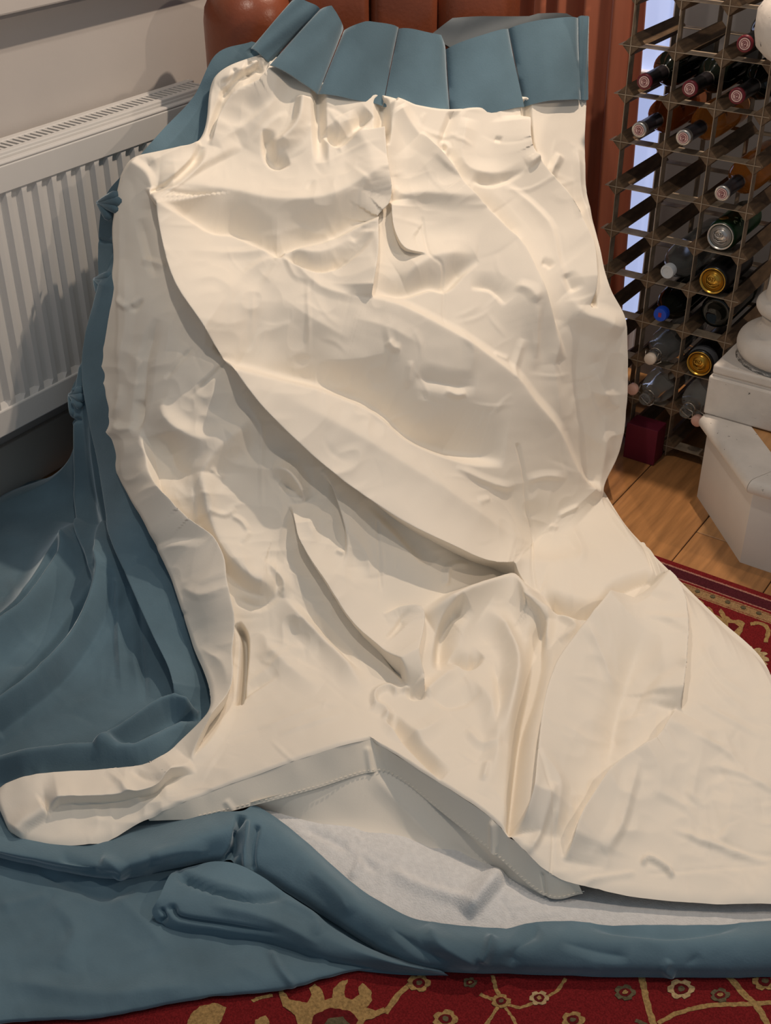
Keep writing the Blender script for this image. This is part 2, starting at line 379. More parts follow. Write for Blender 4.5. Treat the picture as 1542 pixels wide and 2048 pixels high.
def sheet(name, rows, material, ncol, folds=(), lift=0.0, step=2.7, noise=((60, .0012), (22, .0005)), zmin=.014, wrap_r=0, wrap_l=0, edge=None, explicit=False, linear=False, seed=1, parent=None, crumple=0.0):
    """rows of (u,v) pixels laid on the draped base surface, or (u,v,z) when explicit"""
    G = loft(rows, ncol, step, linear); nr, nc = G.shape[:2]; uv = G[..., :2].reshape(-1, 2)
    dirs = np.stack([(uv[:, 0] - CXP) / F, (uv[:, 1] - CYP) / F, np.ones(len(uv))], 1) @ RC
    if explicit: dep = (G[..., 2].reshape(-1) - CAM[2]) / dirs[:, 2]
    else: dep = TPSeval(DFIT, uv)
    P = CAM + dirs * dep[:, None]
    Pg = P.reshape(nr, nc, 3); gu = np.gradient(Pg, axis=1); gv = np.gradient(Pg, axis=0)
    N = np.cross(gu, gv).reshape(-1, 3); N /= np.linalg.norm(N, axis=1)[:, None] + 1e-12
    N[(N * dirs).sum(1) > 0] *= -1
    # blend towards the viewer-facing direction so creased areas stay well behaved
    N = N - .25 * dirs / np.linalg.norm(dirs, axis=1)[:, None]; N /= np.linalg.norm(N, axis=1)[:, None]
    D, shf = folds_disp(uv, folds); D = D + lift
    if np.abs(shf).max() > 0:
        uv2 = uv + shf; dirs2 = np.stack([(uv2[:, 0] - CXP) / F, (uv2[:, 1] - CYP) / F, np.ones(len(uv2))], 1) @ RC
        P = CAM + dirs2 * (TPSeval(DFIT, uv2) if not explicit else dep)[:, None]
    if crumple:
        wv = uv + 18 * np.stack([vnoise(uv, 90, 5 + seed), vnoise(uv, 90, 17 + seed)], 1)
        msk = np.clip(vnoise(uv, 210, 3 + seed) * 3 + .55, 0, 1)
        D = D + crumple * msk * ((.22 - np.abs(vnoise(wv, 75, 33 + seed))) + .45 * (.22 - np.abs(vnoise(wv, 34, 71 + seed))))
    for sc, am in noise: D = D + 2 * am * vnoise(uv, sc, seed + sc)
    if edge:
        # edge = (top,right,bottom,left) drop in metres over 14 px
        ii, jj = np.meshgrid(np.arange(nr), np.arange(nc), indexing='ij')
        for e, dist in zip(edge, (ii, nc - 1 - jj, nr - 1 - ii, jj)):
            if e: D = D - e * np.clip(1 - dist.reshape(-1) / 5.0, 0, 1) ** 2
    P = P + N * D[:, None]
    P[:, 2] = np.maximum(P[:, 2], zmin + .002 * vnoise(uv, 40, 9))
    Pg = P.reshape(nr, nc, 3)
    def wrapcols(col, nk):
        ex = []
        for kx in range(1, 9):
            a = kx / 8; q = col + FH * nk * a; q[:, 2] = np.maximum(col[:, 2] * (1 - .9 * a ** 2.2) , .012); ex.append(q)
        return np.stack(ex, 1)
    if wrap_r: Pg = np.concatenate([Pg, wrapcols(Pg[:, -1], wrap_r)], 1)
    if wrap_l: Pg = np.concatenate([wrapcols(Pg[:, 0], wrap_l)[:, ::-1], Pg], 1)
    nr, nc = Pg.shape[:2]
    me = bpy.data.meshes.new(name); V = Pg.reshape(-1, 3)
    i = np.arange(nr - 1)[:, None] * nc + np.arange(nc - 1)[None]
    Q = np.stack([i, i + nc, i + nc + 1, i + 1], -1).reshape(-1, 4)
    me.vertices.add(len(V)); me.vertices.foreach_set('co', V.astype(np.float32).ravel())
    me.loops.add(Q.size); me.loops.foreach_set('vertex_index', Q.astype(np.int32).ravel())
    me.polygons.add(len(Q)); me.polygons.foreach_set('loop_start', np.arange(0, Q.size, 4, dtype=np.int32)); me.polygons.foreach_set('loop_total', np.full(len(Q), 4, np.int32))
    me.polygons.foreach_set('use_smooth', np.ones(len(Q), bool))
    me.materials.append(material); me.update(calc_edges=True); me.validate()
    o = place(name, me, parent or curtain); SHEETS[name] = Pg; return o
SHEETS = {}
def to_px(P):
    Y = (np.asarray(P) - CAM) @ RC.T; return [(CXP + F * a / c, CYP + F * b / c, p[2]) for (a, b, c), p in zip(Y, np.asarray(P))]

# ---- lining
LROWS = [
 [(527, 108), (565, 118), (640, 165), (766, 190), (900, 218), (1049, 192), (1170, 182)],
 [(430, 155), (520, 135), (640, 225), (766, 262), (900, 290), (1049, 275), (1166, 290)],
 [(395, 285), (520, 270), (640, 310), (770, 340), (900, 362), (1040, 362), (1170, 390)],
 [(263, 322), (400, 370), (560, 400), (770, 430), (950, 445), (1070, 455), (1187, 470)],
 [(230, 440), (400, 480), (560, 505), (770, 520), (950, 535), (1090, 550), (1212, 570)],
 [(230, 530), (400, 575), (600, 600), (800, 610), (1000, 620), (1120, 625), (1243, 632)],
 [(206, 670), (400, 680), (600, 690), (800, 700), (1000, 700), (1130, 702), (1250, 705)],
 [(197, 790), (400, 795), (600, 800), (800, 800), (1000, 800), (1130, 800), (1248, 800)],
 [(235, 930), (400, 925), (600, 915), (800, 905), (1000, 900), (1130, 900), (1237, 895)],
 [(300, 1060), (440, 1050), (600, 1035), (800, 1015), (1000, 1005), (1110, 1000), (1200, 998)],
 [(345, 1160), (480, 1150), (640, 1130), (800, 1110), (1000, 1100), (1130, 1095), (1262, 1098)],
 [(385, 1290), (520, 1275), (680, 1240), (840, 1210), (1000, 1190), (1150, 1170), (1313, 1163)],
 [(412, 1420), (540, 1385), (680, 1340), (840, 1300), (1000, 1275), (1200, 1245), (1385, 1240)],
 [(350, 1500), (520, 1440), (700, 1390), (900, 1370), (1100, 1345), (1300, 1330), (1475, 1332)],
 [(265, 1550), (430, 1500), (600, 1445), (740, 1425), (920, 1430), (1150, 1430), (1350, 1430), (1580, 1440)],
 [(120, 1553), (300, 1555), (480, 1505), (690, 1450), (900, 1500), (1120, 1540), (1350, 1560), (1620, 1580)],
 [(2, 1582), (150, 1605), (310, 1600), (510, 1532), (705, 1473), (880, 1545), (1090, 1660), (1350, 1705), (1620, 1712)],
 [(20, 1665), (75, 1690), (200, 1692), (300, 1642), (520, 1555), (715, 1492), (760, 1500), (860, 1562), (980, 1642), (1090, 1748), (1200, 1787), (1300, 1805), (1450, 1815), (1620, 1812)],
]
LF = [
 # long diagonal overlap running from the upper left to the floor
 ([(304, 378), (303, 417), (324, 503), (356, 600), (418, 686), (503, 800), (560, 858), (640, 932), (700, 985), (804, 1068), (918, 1136), (1000, 1165), (1081, 1195)], 44, 16, 130, (.04, .1)),
 # upper edge of the big diagonal roll
 ([(700, 596), (739, 606), (809, 633), (918, 690), (1011, 756), (1046, 799), (1095, 859), (1136, 950), (1195, 1004)], 20, 150, 26, (.15, .05)),
 # groove below the roll
 ([(430, 686), (550, 731), (667, 769), (760, 812), (827, 868), (927, 904), (1000, 912)], -40, 22, 120, (.12, .15)),
 ([(560, 775), (700, 860), (830, 950), (960, 1040), (1060, 1100)], 14, 70, 70, (.25, .25)),
 # V of the upper body
 ([(315, 380), (394, 384), (480, 398), (531, 409), (589, 413), (667, 402), (757, 345)], 20, 60, 90, (.05, .1)),
 ([(335, 398), (418, 460), (472, 466), (542, 499), (556, 508), (566, 499), (667, 468), (737, 429), (768, 410)], -20, 14, 52, (.12, .12)),
 ([(566, 515), (620, 542), (667, 538), (706, 511), (721, 480)], -14, 8, 30, (.15, .3)),
 ([(570, 505), (640, 512), (700, 485)], 7, 20, 18, (.3, .3)),
 ([(552, 507), (470, 515), (390, 522)], 5, 14, 14, (.1, .5)), ([(545, 522), (500, 550), (470, 590)], 6, 12, 20, (.2, .5)),
 ([(560, 520), (540, 560), (515, 600)], 5, 14, 14, (.2, .5)), ([(575, 520), (640, 580), (735, 607)], 6, 14, 20, (.2, .3)),
 # central slit
 ([(762, 262), (764, 289), (768, 347), (776, 398), (770, 423), (752, 445), (750, 522), (737, 604)], 22, 60, 9, (.02, .05)),
 ([(776, 408), (782, 470), (806, 513), (848, 516)], 16, 9, 60, (.1, .2)),
 ([(780, 400), (840, 395), (900, 410), (960, 425)], 10, 25, 40, (.2, .4)),
 ([(800, 562), (855, 528), (905, 518), (950, 518)], 14, 45, 60, (.2, .3)),
 ([(750, 588), (805, 590), (856, 575), (887, 578), (918, 548), (949, 524)], -12, 10, 36, (.2, .2)),
 ([(938, 576), (978, 581), (1007, 612)], -12, 9, 28, (.3, .3)),
 ([(835, 275), (895, 340), (922, 382), (992, 460), (1031, 499), (1058, 546), (1089, 620), (1105, 678), (1116, 720)], 18, 90, 18, (.1, .25)),
 ([(940, 385), (1000, 440), (1030, 488)], -10, 25, 25, (.3, .2)),
 ([(996, 374), (1023, 386), (1089, 452), (1110, 520), (1130, 600)], 7, 30, 10, (.2, .3)),
 ([(1050, 235), (1054, 301), (1089, 355), (1128, 402), (1163, 472), (1179, 515), (1182, 612)], 18, 60, 8, (.03, .12)),
 ([(1150, 300), (1160, 400), (1190, 490), (1215, 590)], 7, 14, 10, (.1, .3)),
 ([(1172, 500), (1178, 560), (1182, 618)], -18, 6, 8, (.2, .1)),
 ([(1124, 592), (1159, 627), (1200, 640), (1240, 660)], 10, 40, 30, (.3, .2)),
 ([(1182, 725), (1202, 783), (1228, 815)], 8, 25, 25, (.3, .4)), ([(1160, 640), (1150, 760), (1168, 880), (1172, 980)], -9, 30, 30, (.3, .05)),
 ([(1110, 640), (1100, 740), (1120, 860)], 8, 25, 25, (.3, .3)), ([(1205, 830), (1200, 900), (1190, 985)], 7, 20, 25, (.3, 0)),
 ([(1060, 560), (1050, 640), (1065, 740)], 6, 18, 18, (.3, .3)),
 # gathers under the heading
 ([(636, 186), (638, 262), (642, 330)], -18, 16, 16, (0, .4)), ([(765, 212), (766, 262), (764, 300)], -18, 22, 12, (0, .3)),
 ([(900, 238), (884, 290), (905, 345)], -11, 12, 18, (0, .4)), ([(1050, 212), (1056, 290), (1075, 340)], -14, 14, 10, (0, .4)),
 ([(606, 195), (598, 250), (572, 284), (545, 294)], 16, 16, 30, (.05, .2)), ([(533, 265), (534, 310), (550, 336), (580, 328)], -14, 10, 22, (.2, .2)),
 ([(650, 262), (676, 288), (712, 256), (740, 232)], -18, 10, 32, (.15, .15)), ([(690, 230), (720, 300), (735, 380)], 8, 40, 30, (.1, .5)),
 ([(789, 216), (772, 300), (772, 360)], 12, 10, 40, (0, .4)), ([(795, 220), (843, 285), (900, 345)], 10, 30, 20, (.05, .3)),
 ([(930, 240), (920, 320), (960, 350), (1040, 345)], 9, 20, 30, (.1, .4)), ([(940, 365), (985, 372), (1040, 350)], -9, 8, 20, (.2, .3)),
 ([(560, 150), (540, 210), (490, 300)], 8, 50, 40, (.1, .3)), ([(455, 175), (440, 220), (415, 290)], -7, 12, 12, (.1, .2)), ([(520, 140), (480, 160), (440, 200)], -12, 12, 12, (.2, .2)),
 ([(530, 120), (500, 135), (465, 150), (440, 175)], 12, 14, 14, (.1, .2)),
 ([(545, 128), (520, 165), (470, 190), (440, 240), (420, 300)], 14, 12, 44, (.1, .2)), ([(500, 128), (490, 142), (500, 156)], -9, 7, 7, (.1, .2)), ([(520, 122), (515, 138), (525, 150)], -9, 7, 7, (.1, .2)), ([(470, 140), (462, 158), (440, 172)], -8, 8, 8, (.1, .2)),
 ([(560, 200), (500, 250), (430, 300)], 5, 12, 26, (.2, .4)), ([(575, 230), (545, 250), (510, 290)], 4, 10, 20, (.2, .4)),
 ([(480, 290), (420, 320), (350, 360), (310, 392)], 9, 60, 16, (.2, .1)),
 # left strip
 ([(265, 325), (292, 348), (304, 385), (306, 420)], 10, 30, 12, (.05, .2)), ([(295, 330), (350, 305), (396, 290)], 10, 22, 20, (.1, .1)),
 ([(398, 300), (380, 335), (310, 395)], -14, 12, 12, (.2, .1)),
 ([(285, 440), (300, 500), (315, 560)], -9, 12, 20, (.2, .2)), ([(290, 520), (310, 528), (335, 540)], 8, 14, 10, (.2, .3)),
 ([(258, 520), (262, 640), (250, 740), (245, 800)], 7, 30, 16, (.2, .3)), ([(268, 610), (278, 618), (290, 600)], -8, 8, 10, (.3, .3)),
 ([(320, 640), (300, 700), (290, 790), (283, 850)], -12, 14, 22, (.2, .1)), ([(283, 800), (288, 840), (280, 862)], -9, 10, 10, (.2, .2)),
 ([(236, 848), (255, 860), (285, 858)], 9, 22, 14, (.2, .2)), ([(250, 770), (246, 810), (236, 838)], 6, 14, 14, (.3, .3)),
 ([(285, 860), (310, 920), (365, 1030), (418, 1085), (449, 1138), (456, 1189), (472, 1247), (474, 1340), (468, 1415), (430, 1470), (380, 1530)], 30, 80, 12, (.2, .1)),
 ([(480, 700), (420, 760), (380, 800)], -4, 5, 8, (.2, .3)),
 # bowl and bulges left of centre
 ([(330, 870), (345, 930), (400, 960)], -20, 60, 60, (.3, .3)), ([(500, 835), (472, 864), (418, 924), (385, 985), (395, 1050)], 18, 70, 50, (.2, .2)),
 ([(412, 950), (414, 1018), (433, 1072), (465, 1131), (511, 1170), (552, 1174)], 24, 22, 100, (.15, .1)),
 ([(531, 1131), (560, 1160), (568, 1175), (566, 1200)], 12, 12, 22, (.3, .2)), ([(470, 1200), (520, 1215), (560, 1190)], -10, 14, 14, (.2, .3)),
 ([(545, 935), (580, 950), (612, 1003)], 16, 26, 30, (.3, .2)), ([(560, 965), (590, 985), (605, 1003)], -12, 12, 16, (.3, .2)),
 ([(585, 1010), (590, 1055), (600, 1100), (640, 1170), (706, 1267), (772, 1337), (815, 1390)], 26, 14, 80, (.1, .08)),
 ([(562, 1193), (601, 1240), (667, 1310), (725, 1390)], 12, 34, 26, (.2, .2)), ([(590, 1200), (650, 1270), (720, 1350)], -12, 16, 16, (.3, .2)),
 ([(647, 940), (668, 985), (690, 1060), (700, 1140)], 15, 12, 50, (.2, .4)), ([(520, 1270), (560, 1330), (640, 1390)], 8, 30, 40, (.3, .4)),
 ([(474, 1250), (490, 1285), (487, 1360), (480, 1418)], -24, 8, 10, (.1, .1)), ([(468, 1419), (510, 1385), (558, 1356)], -9, 8, 18, (.1, .4)),
 ([(740, 1000), (800, 1060), (860, 1130)], -12, 18, 40, (.3, .3)),
 ([(768, 1240), (800, 1225), (838, 1236), (842, 1310), (848, 1398)], 20, 46, 8, (.3, .04)), ([(768, 1310), (800, 1360), (822, 1402), (850, 1400)], -10, 8, 12, (.3, .05)),
 ([(780, 1290), (800, 1255), (815, 1245)], -6, 6, 6, (.2, .2)),
 # heaped folds on the floor, centre
 ([(850, 1245), (920, 1206), (1010, 1196), (1068, 1214), (1098, 1255)], 36, 90, 24, (.15, .15)), ([(913, 1226), (891, 1258), (882, 1305), (878, 1350)], -24, 16, 34, (.1, .3)),
 ([(900, 1318), (935, 1338), (962, 1318)], -18, 12, 26, (.25, .25)), ([(960, 1240), (1005, 1275), (1035, 1340), (1020, 1430), (1000, 1500)], 20, 34, 30, (.2, .4)), ([(985, 1330), (1000, 1400), (985, 1480)], -10, 16, 20, (.3, .3)), ([(860, 1400), (900, 1420), (960, 1400)], -9, 14, 30, (.3, .3)), ([(1040, 1220), (1090, 1240), (1095, 1290), (1075, 1330)], 9, 14, 14, (.2, .3)),
 ([(770, 1440), (785, 1470), (840, 1480), (900, 1440)], 10, 20, 30, (.2, .3)), ([(775, 1450), (830, 1512), (885, 1565)], -20, 10, 22, (.1, .25)), ([(740, 1420), (768, 1432), (775, 1450)], 10, 14, 14, (.2, .1)), ([(850, 1400), (870, 1380), (920, 1340)], 10, 20, 20, (.1, .4)),
 ([(930, 1360), (980, 1420), (990, 1520), (960, 1600)], 9, 30, 45, (.2, .3)),
 ([(1085, 1230), (1077, 1295), (1070, 1345), (1059, 1399), (1042, 1470), (1030, 1600), (1024, 1680)], -26, 26, 30, (.15, .05)),
 ([(1238, 1181), (1181, 1259), (1122, 1345), (1100, 1390), (1081, 1449), (1062, 1540), (1035, 1670)], 32, 18, 130, (.1, .1)),
 ([(1090, 1550), (1120, 1600), (1100, 1680)], 8, 20, 20, (.3, .2)),
 ([(1313, 1160), (1354, 1209), (1367, 1277), (1363, 1390), (1355, 1432)], 26, 100, 11, (.08, .08)),
 ([(1355, 1430), (1310, 1502), (1236, 1548), (1196, 1592), (1146, 1668), (1130, 1730)], 20, 16, 130, (.1, .1)),
 ([(1290, 1270), (1260, 1350), (1230, 1450), (1215, 1540)], -14, 40, 40, (.3, .2)), ([(1281, 1555), (1261, 1610), (1241, 1670), (1206, 1725)], 9, 24, 12, (.2, .2)),
 ([(1085, 1202), (1140, 1224), (1200, 1226), (1240, 1188), (1310, 1166)], -28, 22, 26, (.08, .05)), ([(1110, 1230), (1150, 1260), (1120, 1290)], 8, 12, 12, (.2, .2)),
 ([(1000, 1160), (1060, 1150), (1130, 1140), (1200, 1120)], 10, 40, 40, (.2, .4)),
 ([(1280, 1740), (1295, 1725), (1330, 1745), (1345, 1765)], 9, 9, 9, (.1, .1)), ([(1270, 1755), (1200, 1765), (1140, 1775)], 4, 8, 12, (.1, .4)),
 ([(1340, 1668), (1420, 1700), (1540, 1735)], 6, 9, 16, (.2, .3)), ([(1420, 1685), (1500, 1715), (1560, 1722)], -4, 7, 10, (.2, .2)),
 ([(1390, 1490), (1450, 1515), (1490, 1555)], 4, 8, 14, (.2, .4)), ([(1400, 1340), (1450, 1400), (1500, 1440)], 4, 10, 18, (.2, .4)),
 ([(1380, 1400), (1440, 1440), (1540, 1490)], 4, 9, 14, (.2, .4)),
 # seams
 ([(1022, 885), (1038, 960), (1050, 1040), (1066, 1120), (1078, 1190)], -4, 4, 4, (.02, .02)), ([(1075, 1490), (1100, 1610), (1098, 1770)], -3, 4, 4, (.02, .02)),
 # lower left lobe
 ([(95, 1626), (150, 1619), (225, 1615), (310, 1598), (345, 1570), (390, 1545)], 19, 14, 60, (.08, .15)), ([(37, 1676), (60, 1650), (95, 1628)], 10, 14, 40, (.15, .05)),
 ([(215, 1552), (260, 1590), (290, 1612)], 6, 12, 12, (.3, .3)), ([(265, 1552), (300, 1570), (330, 1575)], -5, 10, 10, (.2, .3)),
 ([(440, 1380), (455, 1430), (420, 1500), (350, 1560)], 6, 20, 20, (.3, .3)),
]
LF += [
 # finer creases, upper body
 ([(566, 507), (589, 557), (620, 569)], 4, 9, 14, (.1, .4)), ([(507, 588), (511, 674)], 2, 7, 7, (.3, .3)), ([(614, 561), (618, 705)], 2.5, 7, 7, (.3, .3)), ([(395, 580), (440, 570), (480, 600)], 5, 16, 26, (.3, .3)), ([(420, 640), (470, 652), (505, 640)], 4, 14, 20, (.3, .3)),
 ([(387, 697), (360, 728), (336, 760)], -5, 5, 10, (.2, .2)), ([(243, 598), (262, 614), (274, 612), (288, 598)], 6, 8, 8, (.2, .2)), ([(247, 413), (250, 600), (249, 756)], 3, 10, 10, (.2, .2)), ([(700, 492), (714, 470), (728, 478)], -5, 8, 12, (.2, .2)),
 ([(842, 437), (850, 503), (856, 526), (883, 550), (883, 662)], -2.2, 4, 4, (.05, .1)), ([(880, 285), (893, 300), (885, 322), (905, 342)], 8, 9, 9, (.1, .2)), ([(985, 282), (998, 286)], -5, 7, 7, (.2, .2)),
 ([(1038, 342), (1070, 328), (1089, 359)], 9, 12, 22, (.1, .2)), ([(1116, 312), (1101, 340), (1093, 366)], 9, 10, 14, (.1, .2)), ([(1122, 404), (1132, 430), (1140, 456)], 6, 10, 12, (.2, .3)), ([(1080, 530), (1092, 534), (1098, 542)], -7, 8, 12, (.2, .2)),
 ([(1124, 554), (1132, 570), (1142, 588)], -9, 12, 16, (.2, .2)), ([(1019, 581), (1040, 592), (1054, 612)], 6, 10, 12, (.2, .2)), ([(1056, 618), (1062, 678), (1064, 717)], 4, 8, 8, (.2, .3)), ([(1038, 678), (1028, 715), (1012, 760)], 5, 10, 12, (.2, .3)), ([(978, 709), (1011, 721)], 4, 7, 10, (.2, .2)),
 ([(770, 690), (782, 702), (797, 705)], 6, 9, 12, (.2, .2)), ([(817, 726), (815, 778)], 4, 9, 9, (.2, .3)), ([(828, 756), (895, 772), (941, 776)], -11, 20, 30, (.25, .25)), ([(885, 782), (906, 792), (925, 788)], 6, 9, 11, (.2, .2)), ([(765, 660), (775, 700), (770, 745)], 4, 10, 12, (.3, .3)),
 ([(700, 640), (760, 660), (840, 700)], 5, 24, 24, (.3, .3)), ([(560, 600), (620, 640), (700, 680)], 5, 26, 26, (.3, .3)), ([(900, 640), (930, 700), (925, 760)], 4, 20, 16, (.3, .3)),
 # left of centre
 ([(420, 942), (449, 960)], 4, 7, 9, (.2, .2)), ([(414, 1030), (449, 1037), (472, 1022)], 5, 8, 10, (.2, .2)), ([(462, 1036), (484, 1049), (497, 1069)], 5, 8, 9, (.2, .2)), ([(500, 1066), (484, 1098)], 4, 8, 8, (.2, .3)), ([(523, 839), (523, 1022)], 2.4, 7, 7, (.2, .2)), ([(352, 1226), (379, 1232)], -4, 6, 6, (.2, .3)),
 ([(676, 1106), (690, 1114)], 5, 7, 7, (.2, .2)), ([(752, 1033), (757, 1110), (760, 1189)], -2.4, 4, 5, (.1, .1)), ([(746, 1424), (750, 1396), (778, 1384), (797, 1400)], 9, 9, 10, (.1, .1)), ([(640, 1010), (630, 1050), (645, 1090)], 5, 14, 14, (.3, .3)), ([(700, 1060), (730, 1110), (740, 1160)], 6, 20, 16, (.3, .3)),
 ([(330, 800), (350, 850), (400, 880), (450, 870)], 10, 40, 30, (.25, .3)), ([(480, 790), (520, 850), (530, 900)], 6, 24, 24, (.3, .3)), ([(300, 1100), (345, 1090), (400, 1110)], -6, 12, 30, (.2, .3)), ([(370, 1180), (400, 1200), (440, 1195)], 4, 10, 14, (.2, .3)), ([(400, 1300), (430, 1350), (440, 1410)], 5, 16, 18, (.3, .3)),
 ([(600, 1290), (560, 1330), (500, 1375)], 5, 14, 30, (.2, .3)), ([(650, 1420), (600, 1440), (520, 1470)], 3, 12, 22, (.3, .3)), ([(560, 1480), (620, 1460), (690, 1440)], 3, 8, 16, (.3, .3)),
 # centre and right
 ([(905, 935), (954, 958), (1000, 972), (1020, 968)], 7, 10, 14, (.2, .2)), ([(935, 1000), (968, 994)], 4, 8, 8, (.2, .2)), ([(1104, 1036), (1145, 1022)], 6, 9, 12, (.2, .2)), ([(1090, 1055), (1112, 1068)], 5, 9, 9, (.2, .2)), ([(1040, 960), (1075, 950), (1110, 955)], 5, 9, 14, (.2, .3)), ([(1140, 1060), (1165, 1110), (1155, 1150)], 5, 14, 12, (.2, .3)),
 ([(886, 1178), (891, 1138), (931, 1134)], 7, 8, 10, (.1, .2)), ([(936, 1186), (963, 1177)], 5, 7, 8, (.2, .2)), ([(1104, 1213), (1100, 1268), (1077, 1313)], 12, 14, 14, (.1, .3)), ([(1272, 1200), (1336, 1236)], 4, 9, 14, (.2, .3)), ([(1281, 1254), (1354, 1281)], 5, 9, 16, (.2, .2)), ([(1304, 1259), (1340, 1290), (1363, 1322)], 4, 8, 12, (.2, .2)), ([(1336, 1349), (1358, 1390)], 5, 9, 9, (.2, .2)),
 ([(1190, 1300), (1213, 1354), (1231, 1395)], 7, 14, 18, (.2, .4)), ([(1258, 1449), (1295, 1377), (1340, 1356)], -11, 24, 30, (.25, .25)), ([(961, 1575), (971, 1535)], 6, 9, 9, (.2, .2)), ([(1051, 1715), (1096, 1635), (1111, 1605)], 9, 12, 18, (.15, .2)), ([(1291, 1757), (1400, 1750), (1560, 1735)], -1.6, 4, 4, (.05, 0)),
 ([(930, 1470), (960, 1500), (1000, 1500)], 7, 12, 20, (.2, .3)), ([(1120, 1480), (1180, 1500), (1230, 1480)], 4, 14, 20, (.3, .3)), ([(1400, 1290), (1440, 1360), (1500, 1400)], 5, 12, 20, (.2, .3)), ([(1420, 1540), (1480, 1560), (1560, 1600)], 5, 9, 18, (.2, .2)), ([(1300, 1600), (1360, 1620), (1400, 1660)], 4, 12, 18, (.3, .3)),
]
LF += wrinkles(3, 150, (320, 300, 1230, 1200)) + wrinkles(11, 110, (420, 1200, 1540, 1760)) + wrinkles(8, 40, (1330, 1420, 1560, 1700), ang=.5) + wrinkles(9, 40, (540, 180, 1160, 380), hr=(1, 3))
sheet('lining', LROWS, M['lining'], 600, LF, lift=.012, step=2.3, wrap_r=.16, zmin=.022, edge=(.014, 0, .004, .006), crumple=.015)
# wrong side of the lining seen under the lifted hem
_e = [p for p in to_px(SHEETS['lining'][-1, :600:6]) if 285 < p[0] < 1168]
HB = [(p[0] + 3, p[1] + 4, p[2] - .006) for p in _e[:1]]
HR = [
 _e,
 HB + [(400, 1636, .042), (510, 1610, .055), (630, 1578, .068), (742, 1545, .075), (800, 1560, .072), (880, 1622, .066), (985, 1706, .055), (1092, 1794, .034), (1166, 1788, .036)]]
sheet('lining_hem', HR, M['lininghem'], 300, [([(735, 1500), (742, 1545)], 5, 8, 8, (0, 0)), ([(450, 1600), (470, 1625)], 3, 10, 10), ([(1085, 1750), (1092, 1795)], -3, 4, 4, (0, 0)), ([(985, 1650), (985, 1710)], 6, 10, 10, (0, 0))], explicit=True, step=3, noise=((50, .0015),))
HI = [
 [(500, 1606, .062), (630, 1572, .07), (742, 1540, .078), (800, 1556, .075), (880, 1618, .068), (985, 1702, .056), (1090, 1790, .036)],
 [(515, 1618, .03), (620, 1640, .03), (740, 1640, .03), (830, 1670, .028), (920, 1700, .028), (990, 1742, .026), (1085, 1796, .026)],
 [(530, 1625, .024), (640, 1668, .024), (760, 1690, .024), (850, 1702, .024), (930, 1722, .024), (995, 1752, .024), (1080, 1800, .022)]]
sheet('lining_underside', HI, M['lining'], 240, [([(742, 1545), (830, 1640), (900, 1705)], 5, 30, 30), ([(860, 1590), (940, 1680), (990, 1740)], -6, 20, 20)], explicit=True, step=3, noise=((50, .0015),), lift=-.002)
bm = bmesh.new()
_st = resample([(p[0], p[1] - 5, p[2] + .003) for p in HR[1] if p[0] > 380], 90)
for q in _st:
    a = onz(q[0] - 2.6, q[1] + .6, q[2] + .001); b = onz(q[0] + 2.6, q[1] - .6, q[2] + .001); tube(bm, [a, b], .0007, 5)
bm_obj('stitching', bm, M['lining'], bpy.data.objects['lining_hem'])
# interlining between the two layers
IR = [
 [(490, 1596, .03), (640, 1620, .02), (850, 1660, .018), (1000, 1720, .018), (1200, 1770, .016), (1400, 1790, .016), (1620, 1800, .016)],
 [(512, 1612, .034), (640, 1670, .03), (800, 1730, .03), (950, 1770, .034), (1100, 1800, .028), (1300, 1820, .022), (1620, 1826, .022)],
 [(525, 1640, .03), (620, 1705, .028), (720, 1785, .026), (850, 1858, .022), (1000, 1872, .022), (1300, 1862, .02), (1620, 1858, .02)]]
sheet('interlining', IR, M['inter'], 330, [([(930, 1830), (985, 1765), (1010, 1745)], 14, 20, 40, (.2, .2)), ([(690, 1690), (720, 1720), (700, 1760)], 6, 14, 14), ([(780, 1740), (850, 1775), (940, 1800)], 7, 24, 14), ([(600, 1650), (700, 1700), (760, 1750)], -5, 14, 14)] + wrinkles(4, 24, (560, 1640, 1200, 1840)), explicit=True, step=3)

# ---- velvet
VL = [
 [(505, 78), (540, 90), (590, 120)],
 [(432, 104), (480, 120), (560, 170)],
 [(388, 190), (440, 215), (520, 260)],
 [(330, 250), (380, 290), (450, 320)],
 [(258, 328), (300, 350), (360, 380)],
 [(200, 400), (250, 430), (310, 450)],
 [(186, 520), (220, 530), (300, 545)],
 [(190, 625), (215, 640), (290, 660)],
 [(160, 720), (200, 730), (280, 745)],
 [(128, 800), (180, 810), (280, 830)],
 [(140, 890), (200, 900), (320, 930)],
 [(95, 960), (220, 990), (370, 1040)],
 [(-30, 1022), (160, 1070), (420, 1150)],
 [(-60, 1150), (170, 1190), (440, 1260)],
 [(-60, 1280), (200, 1310), (450, 1370)],
 [(-60, 1400), (220, 1410), (440, 1450)],
 [(-60, 1500), (180, 1490), (360, 1540)],
 [(-60, 1580), (100, 1585), (280, 1600)],
]
